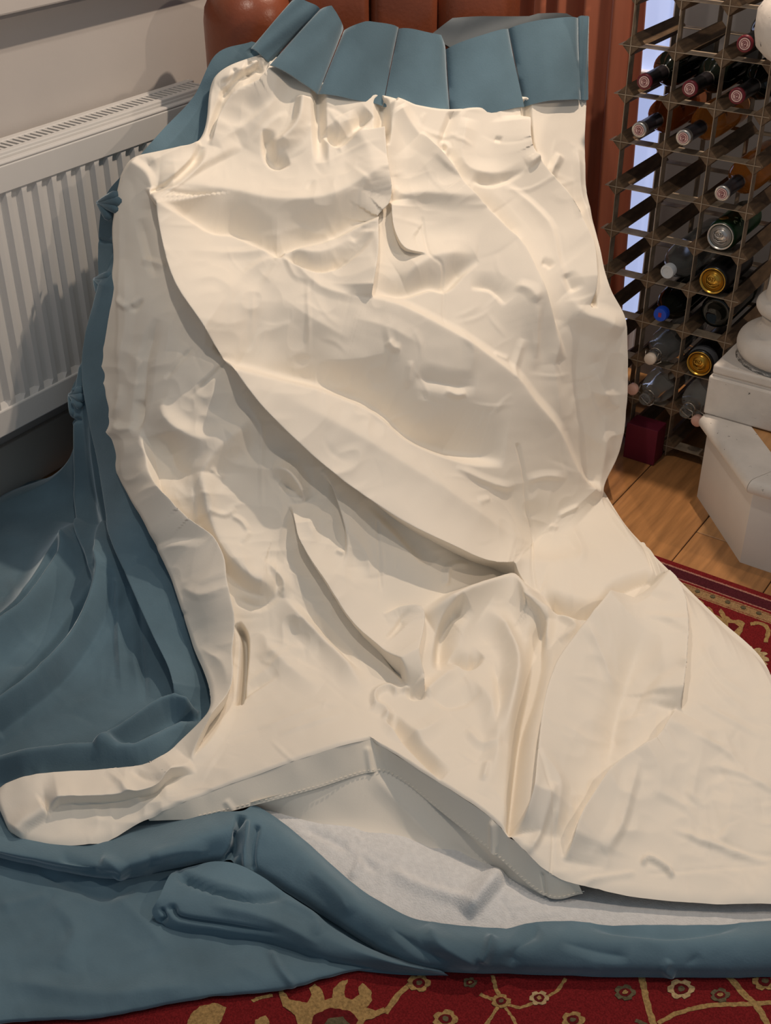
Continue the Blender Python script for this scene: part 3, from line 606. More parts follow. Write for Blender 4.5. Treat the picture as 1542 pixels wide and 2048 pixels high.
VF = [
 ([(240, 480), (223, 527), (189, 669), (185, 760), (199, 844), (219, 935), (232, 1030), (241, 1078), (272, 1167), (311, 1272), (339, 1350), (352, 1412)], 26, 14, 80, (.1, .03)),
 ([(175, 690), (160, 780), (156, 860), (157, 945), (160, 1040), (191, 1160)], 16, 10, 26, (.1, .05)), ([(178, 800), (182, 900), (195, 1000), (212, 1100)], 12, 14, 12, (.2, .3)),
 ([(150, 1040), (140, 1090), (105, 1150), (50, 1230), (-40, 1310)], 40, 60, 34, (.15, 0)), ([(136, 1097), (58, 1202), (0, 1245), (-40, 1270)], -16, 12, 26, (.1, 0)),
 ([(191, 1163), (101, 1288), (0, 1393), (-40, 1430)], -16, 14, 18, (.05, 0)), ([(200, 1040), (214, 1100), (215, 1160), (165, 1270), (75, 1372), (-40, 1460)], 38, 40, 40, (.15, 0)),
 ([(233, 1136), (226, 1187), (190, 1270), (117, 1366), (0, 1459)], -12, 20, 12, (.05, 0)), ([(236, 1140), (234, 1250), (243, 1380)], 8, 12, 14, (.1, .3)), ([(262, 1150), (275, 1260), (290, 1400)], -8, 14, 14, (.2, .2)),
 ([(190, 1505), (270, 1457), (340, 1414), (395, 1428)], 30, 26, 16, (.15, .1)), ([(395, 1425), (350, 1450), (300, 1475), (260, 1500)], -14, 10, 12, (.1, .3)),
 ([(-30, 1540), (60, 1518), (190, 1506), (275, 1505), (340, 1475), (405, 1442)], 24, 34, 18, (0, .1)),
 ([(0, 1060), (60, 1080), (100, 1130)], 4, 40, 40), ([(0, 1320), (60, 1310), (120, 1240)], -5, 20, 20),
 ([(240, 520), (225, 590), (205, 660)], -10, 12, 12, (.2, .3)),
 # tufted pleats of the heading hanging down the side
 ([(196, 404), (225, 392), (250, 395)], 9, 7, 7, (.02, .3)), ([(196, 408), (222, 412), (245, 425)], 9, 7, 7, (.02, .3)), ([(198, 412), (210, 430), (225, 442)], 8, 7, 7, (.02, .3)), ([(192, 406), (215, 402), (240, 408)], -8, 4, 4, (.05, .3)),
 ([(188, 556), (205, 550), (225, 552)], 9, 7, 7, (.02, .3)), ([(190, 562), (205, 572), (222, 582)], 9, 7, 7, (.02, .3)), ([(192, 566), (198, 580), (206, 590)], 8, 6, 6, (.02, .3)),
 ([(136, 788), (155, 780), (168, 783)], 9, 7, 7, (.02, .3)), ([(138, 792), (152, 800), (165, 815)], 9, 7, 7, (.02, .3)), ([(138, 796), (143, 815), (150, 832)], 8, 6, 6, (.02, .3)), ([(128, 838), (145, 842), (165, 838)], -9, 6, 6, (.1, .1)),
 ([(186, 480), (215, 486), (240, 492)], -6, 5, 5, (.1, .1)), ([(480, 100), (430, 160), (380, 240), (300, 330)], 8, 30, 30, (.2, .3)), ([(500, 92), (515, 110), (540, 125)], -8, 10, 10),
]
VF += wrinkles(21, 50, (0, 1020, 380, 1540), hr=(.8, 2.2), lr=(40, 130), wr=(10, 22))
sheet('velvet_side', VL, M['velvet'], 270, VF, lift=-.013, step=2.3, wrap_l=.10, zmin=.012)
def tuft(u0, v0, ends):
    bm = bmesh.new()
    for (u1, v1) in ends:
        P_ = []
        for k_ in range(7):
            a = k_ / 6; uv_ = np.array([[u0 + (u1 - u0) * a, v0 + (v1 - v0) * a]])
            d_ = float(TPSeval(DFIT, uv_)[0]) - .006 - .010 * math.sin(math.pi * min(1, a * .8 + .1)); P_.append(CAM + ray(uv_[0, 0], uv_[0, 1]) * d_)
        rings_ = []
        for k_, p in enumerate(P_):
            dd = Vector(P_[min(k_ + 1, 6)] - P_[max(k_ - 1, 0)]).normalized(); x_ = dd.cross(Vector((0, 0, 1))).normalized(); y_ = dd.cross(x_)
            r_ = .0015 + .0085 * math.sin(math.pi * .5 * k_ / 6) * (1 if k_ < 6 else .55)
            rings_.append([bm.verts.new(Vector(p) + r_ * (math.cos(j * .7854) * x_ + math.sin(j * .7854) * y_)) for j in range(8)])
        for a_, b_ in zip(rings_[:-1], rings_[1:]):
            for j in range(8): bm.faces.new((a_[j], a_[(j + 1) % 8], b_[(j + 1) % 8], b_[j]))
        bm.faces.new(rings_[0][::-1]); bm.faces.new(rings_[-1])
    bm_obj('pinch_pleat', bm, M['velvet'], curtain, True)
tuft(193, 405, [(238, 388), (246, 402), (240, 420), (222, 438)])
tuft(187, 558, [(226, 550), (226, 566), (220, 580), (204, 592)])
tuft(137, 789, [(166, 779), (168, 796), (164, 814), (150, 832)])
VB = [
 [(-70, 1660, .02), (120, 1700, .02), (330, 1700, .018), (520, 1740, .014), (760, 1850, .012)],
 [(-70, 1760, .02), (120, 1770, .02), (340, 1780, .018), (520, 1840, .014), (800, 1900, .012)],
 [(-70, 1880, .02), (120, 1880, .018), (340, 1880, .016), (540, 1900, .016), (690, 1918, .014), (830, 1925, .012)],
 [(-70, 1990, .022), (120, 1980, .02), (340, 1960, .022), (540, 1940, .024), (680, 1932, .018), (845, 1938, .012)],
 [(-70, 2055, .020), (10, 2040, .020), (200, 2028, .018), (400, 1993, .018), (560, 1975, .018), (645, 1954, .018), (720, 1940, .014), (850, 1942, .011)],
 [(-70, 2066, .002), (10, 2050, .002), (200, 2037, .002), (400, 2002, .002), (560, 1983, .002), (650, 1961, .002), (724, 1945, .002), (855, 1945, .002)]]
sheet('velvet_spread', VB, M['velvet'], 260, [([(80, 1745), (200, 1790), (280, 1770)], -8, 20, 20), ([(230, 1790), (300, 1860), (330, 1900)], 4, 40, 30), ([(540, 1900), (560, 1940), (590, 1975)], 6, 12, 12), ([(570, 1880), (620, 1900), (660, 1925)], 7, 14, 14), ([(0, 1960), (200, 1990), (400, 1970)], 5, 30, 40), ([(100, 1800), (150, 1860), (120, 1940)], 4, 40, 40), ([(0, 1815), (60, 1800), (100, 1790)], 4, 20, 20)] + wrinkles(31, 24, (0, 1760, 600, 2000), hr=(.6, 1.6), lr=(50, 150), wr=(14, 30)), explicit=True, zmin=.0095)
DB = [
 [(-70, 1600, .018), (60, 1620, .018), (200, 1640, .018), (300, 1640, .024), (400, 1625, .04), (480, 1622, .058), (520, 1614, .05), (610, 1682, .036), (700, 1762, .034), (780, 1815, .034), (850, 1842, .034), (1000, 1856, .034), (1090, 1842, .036), (1300, 1850, .034), (1450, 1846, .036), (1620, 1836, .036)],
 [(-70, 1680, .045), (60, 1705, .05), (200, 1724, .052), (300, 1705, .062), (400, 1672, .068), (470, 1655, .068), (520, 1650, .06), (620, 1725, .056), (710, 1805, .055), (790, 1855, .054), (860, 1878, .054), (1000, 1888, .054), (1100, 1880, .054), (1300, 1884, .05), (1450, 1880, .054), (1620, 1872, .054)],
 [(-70, 1692, .035), (60, 1722, .035), (220, 1750, .035), (330, 1727, .042), (430, 1705, .045), (480, 1708, .042), (520, 1725, .04), (620, 1790, .038), (720, 1862, .036), (810, 1910, .036), (880, 1922, .036), (1000, 1926, .036), (1100, 1928, .036), (1300, 1930, .036), (1450, 1930, .036), (1620, 1926, .036)],
 [(-70, 1700, .015), (60, 1732, .015), (230, 1762, .012), (335, 1740, .022), (440, 1722, .03), (500, 1742, .026), (540, 1765, .022), (640, 1828, .02), (740, 1893, .016), (830, 1935, .012), (900, 1944, .010), (1000, 1947, .010), (1100, 1950, .010), (1300, 1956, .010), (1450, 1955, .010), (1620, 1953, .010)]]
sheet('velvet_hem', DB, M['velvet'], 560, [([(480, 1630), (470, 1690), (452, 1725)], -16, 10, 16, (.05, .1)), ([(492, 1640), (490, 1700), (496, 1742)], 12, 10, 10, (.05, .05)), ([(515, 1650), (505, 1700), (505, 1740)], -10, 8, 8, (.05, .05)),
 ([(300, 1715), (370, 1700), (420, 1700)], 6, 20, 20), ([(200, 1720), (240, 1740), (230, 1758)], 8, 16, 20), ([(120, 1715), (180, 1735), (190, 1750)], -7, 14, 14), ([(850, 1850), (880, 1890), (960, 1930)], 8, 22, 30), ([(985, 1870), (975, 1900), (960, 1925)], 9, 14, 18), ([(1080, 1855), (1040, 1890), (1020, 1935)], -8, 24, 30), ([(1120, 1880), (1200, 1905), (1260, 1915)], -6, 20, 30), ([(1180, 1850), (1330, 1868), (1480, 1850)], -10, 12, 16), ([(780, 1850), (840, 1900), (900, 1930)], -7, 16, 24), ([(1340, 1920), (1330, 1940), (1350, 1955)], 5, 12, 12), ([(620, 1740), (680, 1790), (700, 1830)], 5, 30, 30)] + wrinkles(41, 30, (520, 1680, 1540, 1940), hr=(.8, 2.4), lr=(30, 100), wr=(9, 20)), explicit=True, step=2.6, zmin=.0095)
FP = [
 [(352, 1742, .028), (440, 1722, .04), (520, 1750, .04), (640, 1838, .034), (760, 1905, .026), (880, 1942, .018)],
 [(338, 1752, .042), (440, 1752, .044), (540, 1790, .04), (650, 1855, .038), (770, 1915, .032), (885, 1944, .02)],
 [(318, 1795, .046), (430, 1790, .05), (545, 1822, .046), (660, 1880, .042), (780, 1924, .034), (890, 1946, .02)],
 [(304, 1822, .034), (380, 1838, .038), (530, 1862, .036), (650, 1905, .032), (780, 1934, .024), (892, 1947, .016)],
 [(312, 1842, .022), (372, 1866, .016), (520, 1884, .014), (640, 1922, .012), (780, 1944, .012), (895, 1949, .012)],
 [(318, 1846, .0095), (376, 1872, .0095), (520, 1890, .0095), (640, 1928, .0095), (780, 1948, .0095), (897, 1951, .0095)]]
sheet('velvet_flap', FP, M['velvet'], 240, [([(352, 1750), (420, 1775), (490, 1795), (560, 1795)], -14, 9, 14, (.1, .3)), ([(330, 1822), (345, 1815), (360, 1835), (450, 1850), (560, 1868)], -12, 7, 9, (.1, .3)), ([(322, 1815), (330, 1835), (320, 1845)], -8, 6, 6), ([(560, 1800), (620, 1830), (640, 1870)], 7, 20, 24), ([(420, 1810), (540, 1840), (640, 1890)], 6, 18, 22)], explicit=True, step=2.6, zmin=.0095)

# ---- heading band: one stiff panel between each pair of pleats
def panel(name, quad, s_top, s_bot, bulge=.02, material=None, n=14, label=None):
    """quad: polyline along the top edge and along the bottom edge, pixels"""
    top = resample(quad[0], n, False); bot = resample(quad[1], n, False); V = []; m_ = 12
    T = np.array([ons(p[0], p[1], s_top) for p in top]); B = np.array([ons(p[0], p[1], s_bot) for p in bot])
    rows_ = []
    for j in range(m_ + 1):
        a = j / m_; r = T * (1 - a) + B * a
        x = np.linspace(0, 1, n); bl = bulge * (4 * x * (1 - x)) ** .6 + .002 * np.sin(9 * x + 5 * a)
        r = r + (N_S[None] * .8 + np.array([[0, 0, .5]])) * bl[:, None]; rows_.append(r)
    # front, then back offset to give the stiffened band its thickness
    fr = np.array(rows_); th = -np.array([N_S[0], N_S[1], .4]) * .008
    bk = fr + th; V = np.concatenate([fr.reshape(-1, 3), bk.reshape(-1, 3)]); k0 = (m_ + 1) * n; Fc = []
    for j in range(m_):
        for i in range(n - 1):
            a = j * n + i; Fc.append((a, a + n, a + n + 1, a + 1)); Fc.append((k0 + a, k0 + a + 1, k0 + a + n + 1, k0 + a + n))
    for i in range(n - 1):
        Fc.append((i, i + 1, k0 + i + 1, k0 + i)); b = m_ * n + i; Fc.append((b, k0 + b, k0 + b + 1, b + 1))
    for j in range(m_):
        a = j * n; Fc.append((a, k0 + a, k0 + a + n, a + n)); b = j * n + n - 1; Fc.append((b, b + n, k0 + b + n, k0 + b))
    o = mesh_obj(name, V, Fc, material or M['velvet'], curtain, True)
    md = o.modifiers.new('e', 'EDGE_SPLIT'); md.split_angle = 1.0
    return o
panel('header_panel', ([(905, 36), (960, 34), (1060, 33), (1075, 28), (1130, 27), (1150, 36)], [(860, 70), (900, 96), (1010, 75), (1060, 70), (1100, 70), (1150, 60)]), -.18, -.17, .004, M['velvet_grey'])
panel('header_panel', ([(584, 1), (605, 3), (640, 18)], [(502, 96), (520, 112), (539, 128)]), -.13, -.09, .012)
panel('header_panel', ([(640, 19), (662, 16), (672, 30), (687, 58)], [(540, 129), (590, 160), (636, 189)]), -.13, -.05, .014)
panel('header_panel', ([(689, 60), (733, 46), (797, 55)], [(638, 187), (700, 202), (765, 212)]), -.13, -.045, .014)
panel('header_panel', ([(798, 57), (880, 74), (891, 97)], [(767, 213), (830, 228), (900, 240)]), -.13, -.045, .014)
panel('header_panel', ([(893, 98), (950, 78), (1016, 58)], [(903, 241), (980, 230), (1048, 214)]), -.13, -.05, .016)
panel('header_panel', ([(1018, 57), (1080, 44), (1156, 36)], [(1050, 213), (1100, 205), (1161, 200)]), -.14, -.06, .016)
panel('header_panel', ([(1156, 34), (1166, 32), (1178, 34)], [(1160, 200), (1168, 201), (1176, 200)]), -.145, -.065, .004)

# ------------------------------------------------------------------ rust window drape behind the chair
DY = .275
def drape_wave(x): return .020 * math.sin(x * 92) + .012 * math.sin(x * 47 + 1.3) + .006 * math.sin(x * 171)
V = []; Fc = []; nx, nz = 150, 24
for side in (0, .004):
    for j in range(nz + 1):
        z = .006 + 1.89 * j / nz
        for i in range(nx + 1):
            x = -.47 + .372 * i / nx
            V.append((x + .042 * (i / nx) ** 2 * (1 - z / .87) + .008 * math.sin(3 * z + x * 20) * (1 - z / 2), DY + side + drape_wave(x) * (1.25 - .3 * z), z))
k0 = (nz + 1) * (nx + 1)
for j in range(nz):
    for i in range(nx):
        a = j * (nx + 1) + i; Fc.append((a, a + 1, a + nx + 2, a + nx + 1)); Fc.append((k0 + a, k0 + a + nx + 1, k0 + a + nx + 2, k0 + a + 1))
    for i in (0, nx):
        a = j * (nx + 1) + i; Fc.append((a, a + nx + 1, k0 + a + nx + 1, k0 + a))
for i in range(nx):
    Fc.append((i, k0 + i, k0 + i + 1, i + 1)); a = nz * (nx + 1) + i; Fc.append((a, a + 1, k0 + a + 1, k0 + a))
dp = mesh_obj('window_drape', V, Fc, M['drape'], None, True)
tag(dp, 'rust-brown drape hanging in folds between armchair and wine rack', 'drape')

# ------------------------------------------------------------------ wine rack
S_ = .096; RZ0 = 9.3 * S_
rack = empty('wine_rack', (.144, .11, 0)); tag(rack, 'wooden wine rack with diamond bars and metal strips, three bottles wide', 'wine rack')
HD = .0205
bm = bmesh.new()
pr4 = [(0, HD), (HD, 0), (0, -HD), (-HD, 0)]
rings = []
for y, k in ((-.006, .93), (-.002, 1), (.226, 1), (.229, .95)):
    rings.append([bm.verts.new((p[0] * k, y, p[1] * k)) for p in pr4])
for a, b in zip(rings[:-1], rings[1:]):
    for i in range(4): bm.faces.new((a[i], a[(i + 1) % 4], b[(i + 1) % 4], b[i]))
bm.faces.new(rings[0][::-1]); bm.faces.new(rings[-1])
bmesh.ops.recalc_face_normals(bm, faces=bm.faces)
bar_me = bpy.data.meshes.new('bar'); bm.to_mesh(bar_me); bm.free(); bar_me.materials.append(M['barwood'])
def strip_mesh(b, m_):
    bm = bmesh.new(); add_box(bm, *b); bmesh.ops.recalc_face_normals(bm, faces=bm.faces); me = bpy.data.meshes.new('strip'); bm.to_mesh(me); bm.free(); me.materials.append(m_); return me
hs = strip_mesh((-.026, 3 * S_ + .014, -.0075, .026, -.0007, .0007), M['rackmetal'])
hb = strip_mesh((-.012, 3 * S_ + .012, .205, .231, -.0007, .0007), M['rackmetal'])
vs = strip_mesh((-.0007, .0007, -.0075, .016, .004, 12 * S_), M['rackmetal'])
vb = strip_mesh((-.0007, .0007, .205, .231, .004, 12 * S_), M['rackmetal'])
def put(name, me, loc, parent):
    o = bpy.data.objects.new(name, me); link(o, parent); o.location = Vector(loc) - parent.location; return o
for r in range(-2, 10):
    z = RZ0 - r * S_
    for c in range(4): put('bar', bar_me, (c * S_, 0, z), rack)
    put('horizontal_strip', hs, (0, 0, z), rack); put('horizontal_strip', hb, (0, 0, z), rack)
for c in range(4):
    put('vertical_strip', vs, (c * S_, 0, 0), rack); put('vertical_strip', vb, (c * S_, 0, 0), rack)

# ------------------------------------------------------------------ bottles, cans, box
M['dkglass'] = mat('black_green_glass', (.006, .008, .006), .06, spec=.5)
M['amber'] = mat('amber_wine_glass', (.62, .24, .05), .05, trans=.85, ior=1.3)
M['amber2'] = mat('amber_brown_glass', (.36, .09, .02), .05, trans=.8, ior=1.3)
M['clear'] = mat('clear_glass', (.86, .90, .88), .03, trans=.95, ior=1.3)
M['smoke'] = mat('smoky_clear_glass', (.42, .45, .45), .05, trans=.9, ior=1.3)
M['foilblk'] = mat('black_foil', (.012, .010, .012), .35)
M['foilgrey'] = mat('grey_blue_foil', (.06, .065, .085), .3, metal=.4)
M['wine'] = mat('wine_red_foil', (.16, .012, .022), .35)
M['emblem'] = mat('pale_pink_print', (.70, .46, .42), .5)
M['silver'] = mat('brushed_silver', (.62, .58, .54), .3, metal=.8, var=.1, vscale=60)
M['gold'] = mat('gold_can_lid', (.62, .36, .06), .28, metal=.85)
M['cangreen'] = mat('green_can_body', (.012, .06, .02), .3, metal=.2, var=.6, vscale=35, col2=(.004, .02, .008))
M['canblack'] = mat('black_can_body', (.012, .012, .013), .3, metal=.2)
M['cangrey'] = mat('grey_can_body', (.20, .21, .23), .35, metal=.4)
M['bluecap'] = mat('blue_plastic_cap', (.01, .07, .52), .4)
M['redprint'] = mat('red_print', (.30, .03, .09), .5)
M['whitecap'] = mat('frosted_white_cap', (.62, .64, .66), .5)
M['ceramic'] = mat('cream_ceramic_stopper', (.72, .62, .52), .35)
M['pinkc'] = mat('pink_ceramic_stopper', (.66, .40, .33), .35)
M['wire'] = mat('steel_wire', (.55, .5, .44), .3, metal=.9)
M['maroon'] = mat('maroon_card', (.145, .008, .028), .6, var=.25, vscale=12)
M['leafprint'] = mat('pale_green_print', (.30, .38, .22), .5)

def lathe_obj(name, prof, m_, parent, seg=28, org=(0, 0, 0), caps=True):
    bm = bmesh.new(); lathe(bm, prof, seg, '-y', org, caps); return bm_obj(name, bm, m_, parent, True)
def sharp(o, a=.7):
    md = o.modifiers.new('e', 'EDGE_SPLIT'); md.split_angle = a; return o
def emblem(parent, x, y, z, r, ink, ring):
    """printed cap end: ring and a small curled crest, thin raised print"""
    bm = bmesh.new(); lathe(bm, [(r * .78, 0), (r * .78, .0004)], 28, '-y', (x, y, z)); o = bm_obj('cap_disc', bm, M['emblem'], parent)
    bm = bmesh.new()
    tube(bm, [(x + r * .58 * math.cos(a * .5236), y - .0005, z + r * .58 * math.sin(a * .5236)) for a in range(12)], r * .045, 5, True)
    tube(bm, [(x + r * (.08 + .022 * a) * math.cos(a * .7), y - .0005, z + r * (.08 + .022 * a) * math.sin(a * .7)) for a in range(14)], r * .06, 5)
    tube(bm, [(x - r * .25, y - .0005, z - r * .3), (x, y - .0005, z - r * .42), (x + r * .28, y - .0005, z - r * .25)], r * .05, 5)
    bm_obj('cap_crest', bm, ring, o)
def cell(c, r, y, dz=.038): return (c + .5) * S_, y, RZ0 - r * S_ + dz
def wine_bottle(c, r, glass, foil, capm, label, group, y0=-.032, rim=False):
    x, y, z = cell(c, r, y0)
    t = empty('wine_bottle', (x, .25, z)); tag(t, label, 'bottle', group)
    b = lathe_obj('glass_body', [(.028, -.306), (.0365, -.300), (.0375, -.284), (.0375, -.142), (.0345, -.122), (.025, -.104), (.0160, -.093), (.0142, -.086)], glass, t, org=(x, y, z))
    f_ = lathe_obj('foil_capsule', [(.0150, -.088), (.0152, -.084), (.0146, -.060), (.0144, -.016), (.0156, -.014), (.0158, -.003), (.0150, 0)], foil, t, org=(x, y, z)); sharp(f_)
    lathe_obj('foil_seam', [(.0156, -.089), (.0156, -.085)], M['silver'], f_, org=(x, y, z), caps=False)
    lathe_obj('cap_rim', [(.0159, -.0045), (.0157, .0003), (.0120, .0006)], capm, f_, org=(x, y, z), caps=False)
    if rim: lathe_obj('cap_band', [(.0162, -.011), (.0164, -.008), (.0162, -.005)], M['silver'], f_, org=(x, y, z), caps=False)
    emblem(t, x, y - .0006, z, .0142, M['emblem'], M['wine'])
    return t
G1 = 'wine bottles lying in the rack'
wine_bottle(2, 0, M['dkglass'], M['foilblk'], M['wine'], 'dark wine bottle with red cap, alone in the highest filled rack row', G1)
wine_bottle(0, 1, M['dkglass'], M['foilblk'], M['wine'], 'dark wine bottle with red cap in rack row of three, nearest the rust drape', G1)
wine_bottle(1, 1, M['dkglass'], M['foilblk'], M['wine'], 'dark wine bottle with red cap, middle one of the row of three', G1)
wine_bottle(2, 1, M['dkglass'], M['foilblk'], M['wine'], 'dark wine bottle with red cap in row of three, farthest from the drape', G1)
wine_bottle(0, 2, M['amber2'], M['foilgrey'], M['silver'], 'amber wine bottle with grey foil and silver-rimmed cap, nearest the rust drape', G1, rim=True)
wine_bottle(1, 2, M['amber'], M['foilgrey'], M['silver'], 'amber wine bottle with grey foil in the second column, right of the browner one', G1, rim=True)
wine_bottle(2, 3, M['amber'], M['foilgrey'], M['silver'], 'amber wine bottle with grey foil, alone in its row above the green can', G1)

def can(c, r, body, lid, label, y0=-.002, art=None, neck=None):
    x, y, z = cell(c, r, y0, .034)
    t = empty('drinks_can', (x, .16, z)); tag(t, label, 'can', 'drinks cans lying in the rack')
    b = lathe_obj('can_body', [(.025, -.166), (.031, -.160), (.033, -.152), (.033, -.018), (.031, -.010), (.0275, -.004)], body, t, org=(x, y, z))
    l = lathe_obj('can_lid', [(.0275, -.006), (.0285, -.002), (.0280, 0), (.0262, -.0005), (.0250, -.004), (.023, -.0045), (0.0235, -.0036), (.0005, -.0036)], lid, t, org=(x, y, z), caps=False)
    bm = bmesh.new()
    tube(bm, [(x + .0165 * math.cos(a * .35) * (1 if True else 1), y + .0030, z + .0165 * math.sin(a * .35)) for a in range(18)], .0007, 5, True)
    tube(bm, [(x - .004 + .0085 * math.cos(a * .5236), y + .0018, z + .003 + .0062 * math.sin(a * .5236)) for a in range(12)], .0013, 6, True)
    tube(bm, [(x - .004 + .0035 * math.cos(a * .7), y + .0020, z + .003 + .0030 * math.sin(a * .7)) for a in range(9)], .0010, 5, True)
    tube(bm, [(x - .012, y + .0026, z - .008), (x - .004, y + .0024, z - .0125), (x + .006, y + .0026, z - .009), (x + .011, y + .0026, z - .001)], .0011, 5)
    bm_obj('ring_pull', bm, lid, l, True)
    if neck: lathe_obj('shoulder_band', [(.0331, -.030), (.0331, -.0175), (.0312, -.0095)], neck, t, org=(x, y, z), caps=False)
    if art:
        bm = bmesh.new()
        for k_ in range(7):
            a0 = math.radians(62 - 9 * (k_ % 3)); yy = y + .026 + .007 * k_
            p0 = (x + .0333 * math.cos(a0), yy, z + .0333 * math.sin(a0)); a1 = a0 - .16 + .32 * (k_ % 2)
            p1 = (x + .0333 * math.cos(a1), yy - .005, z + .0333 * math.sin(a1)); tube(bm, [p0, p1], .0011, 5)
        bm_obj('leaf_print', bm, M['leafprint'], b)
        bm = bmesh.new()
        for k_ in range(8):
            pass
        lathe(bm, [(.001, .0), (.010, .0), (.010, .0005)], 16, 'z', (0, 0, 0))
        for v in bm.verts:
            a = math.radians(100) - v.co.x / .033; v.co = Vector((x + (.0333 + v.co.z) * math.cos(a), y + .022 + v.co.y, z + (.0333 + v.co.z) * math.sin(a)))
        bm_obj('gold_badge', bm, M['gold'], b)
    return t
can(2, 4, M['cangreen'], M['silver'], 'green drinks can with a silver lid', art=True)
can(2, 5, M['canblack'], M['gold'], 'black drinks can with a gold lid, directly under the green can', y0=-.008)
can(2, 7, M['canblack'], M['gold'], 'drinks can with gold lid and grey shoulder beside the white post plinth', y0=-.012, neck=M['cangrey'])

def plain_bottle(name, c, r, y0, glass, prof, label, tilt=0):
    x, y, z = cell(c, r, y0); t = empty(name, (x, .2, z)); tag(t, label, 'bottle')
    lathe_obj('glass_body', prof, glass, t, org=(x, y, z), caps=True); return t, x, y, z
PB = [(.030, -.27), (.038, -.262), (.0385, -.24), (.0385, -.085), (.036, -.060), (.027, -.036), (.0135, -.016), (.0125, -.002)]
t, x, y, z = plain_bottle('water_bottle', 1, 5, -.012, M['smoke'], PB, 'clear bottle with a frosted white screw cap')
sharp(lathe_obj('screw_cap', [(.0150, -.006), (.0152, .010), (.0140, .0125), (.011, .0125), (.0105, .0112), (.0005, .0112)], M['whitecap'], t, org=(x, y, z), caps=False))
t, x, y, z = plain_bottle('soda_bottle', 1, 6, -.020, M['dkglass'], PB, 'dark green bottle with a bright blue cap')
cp = sharp(lathe_obj('screw_cap', [(.0150, -.006), (.0156, .009), (.0145, .0125), (.0005, .0128)], M['bluecap'], t, org=(x, y, z), caps=False))
bm = bmesh.new()
for k_ in range(28):
    a = 2 * math.pi * k_ / 28; tube(bm, [(x + .0155 * math.cos(a), y + .004, z + .0155 * math.sin(a)), (x + .0155 * math.cos(a), y - .008, z + .0155 * math.sin(a))], .0007, 4)
bm_obj('cap_ribs', bm, M['bluecap'], cp)
box_obj('cap_print', (x - .0035, x + .0035, y - .0133, y - .0127, z - .005, z + .005), M['redprint'], cp)
# dark bottle base-first, deeper in the rack
t, x, y, z = plain_bottle('stout_bottle', 2, 6, .045, M['dkglass'], [(.028, -.20), (.036, -.195), (.0368, -.18), (.0368, -.012), (.034, -.003), (.026, 0), (.02, -.006)], 'black bottle lying base first in the cell above the lowest gold can')

SB = [(.030, -.25), (.037, -.243), (.0375, -.22), (.0375, -.080), (.033, -.056), (.020, -.040), (.0125, -.026), (.0120, -.004), (.0140, -.003), (.0140, .004), (.0115, .005)]
def swing_bottle(c, r, y0, label, open_, stop, sx=0, sz=0, glass=None, dz=.038):
    x, y, z = cell(c, r, y0, dz); t = empty('swing_top_bottle', (x, .2, z)); tag(t, label, 'bottle', 'swing-top bottles in the low rack rows')
    lathe_obj('glass_body', SB, glass or M['clear'], t, org=(x, y, z), caps=False)
    cx_, cy_, cz_ = (x + sx, y - .012, z + sz) if open_ else (x, y - .006, z)
    st = lathe_obj('stopper', [(.0085, -.006), (.0125, -.003), (.0132, .004), (.0130, .009), (.0105, .0115), (.0005, .0118)], stop, t, org=(cx_, cy_, cz_))
    bm = bmesh.new()
    tube(bm, [(x + .0150 * math.cos(a * .45), y + .016, z + .0150 * math.sin(a * .45)) for a in range(14)], .0011, 6, True)
    tube(bm, [(x + .015, y + .016, z), (x + .019, y + .006, z + .010), (cx_ + .015, cy_ + .002, cz_ + .014), (cx_ + .0135, cy_ - .002, cz_)], .0011, 6)
    tube(bm, [(x - .015, y + .016, z), (x - .019, y + .006, z + .010), (cx_ - .015, cy_ + .002, cz_ + .014), (cx_ - .0135, cy_ - .002, cz_)], .0011, 6)
    tube(bm, [(x + .015, y + .016, z), (x + .020, y + .002, z - .008), (x + .012, y - .002, z - .013), (x + .002, y + .004, z - .016)], .0011, 6)
    bm_obj('wire_bail', bm, M['wire'], t, True)
    return t
swing_bottle(1, 7, -.045, 'closed swing-top bottle with a cream stopper and wire bail', False, M['ceramic'], glass=M['smoke'])
swing_bottle(1, 8, -.055, 'open swing-top bottle lying above the maroon box, stopper dangling', True, M['pinkc'], sx=-.026, sz=.024, dz=.034)
swing_bottle(2, 8, -.050, 'open swing-top bottle with dangling pink stopper beside the step', True, M['pinkc'], sx=.034, sz=-.004, dz=.028)
# maroon box pushed into the lowest cells
bx = empty('maroon_box', (.115, 0, 0)); tag(bx, 'small maroon cardboard box standing on the floor against the rack', 'box')
bm = bmesh.new(); add_box(bm, .112, .186, -.060, -.010, .001, .090, bev=.002); bm_obj('box_body', bm, M['maroon'], bx)
bm = bmesh.new(); add_box(bm, .111, .187, -.0625, -.0595, .0005, .091, bev=.0012)
bm_obj('end_flap', bm, M['maroon'], bx)

# ------------------------------------------------------------------ step and newel post
st = empty('stair_step', (.6, -.1, 0)); tag(st, 'white painted stair step with an oak tread beside the rack', 'step')
A, Bc = (.320, -.128), (.489, -.315)
poly = [(A[0], .34), A, Bc, (1.5, -.315), (1.5, .34)]
def off(poly_, d): return [(poly_[0][0] - d, .34), (A[0] - d, A[1] - .414 * d), (Bc[0] - .414 * d, Bc[1] - d), (1.5, Bc[1] - d), (1.5, .34)]
bm = bmesh.new(); add_prism(bm, poly, .0, .172); bm_obj('riser', bm, M['white'], st)
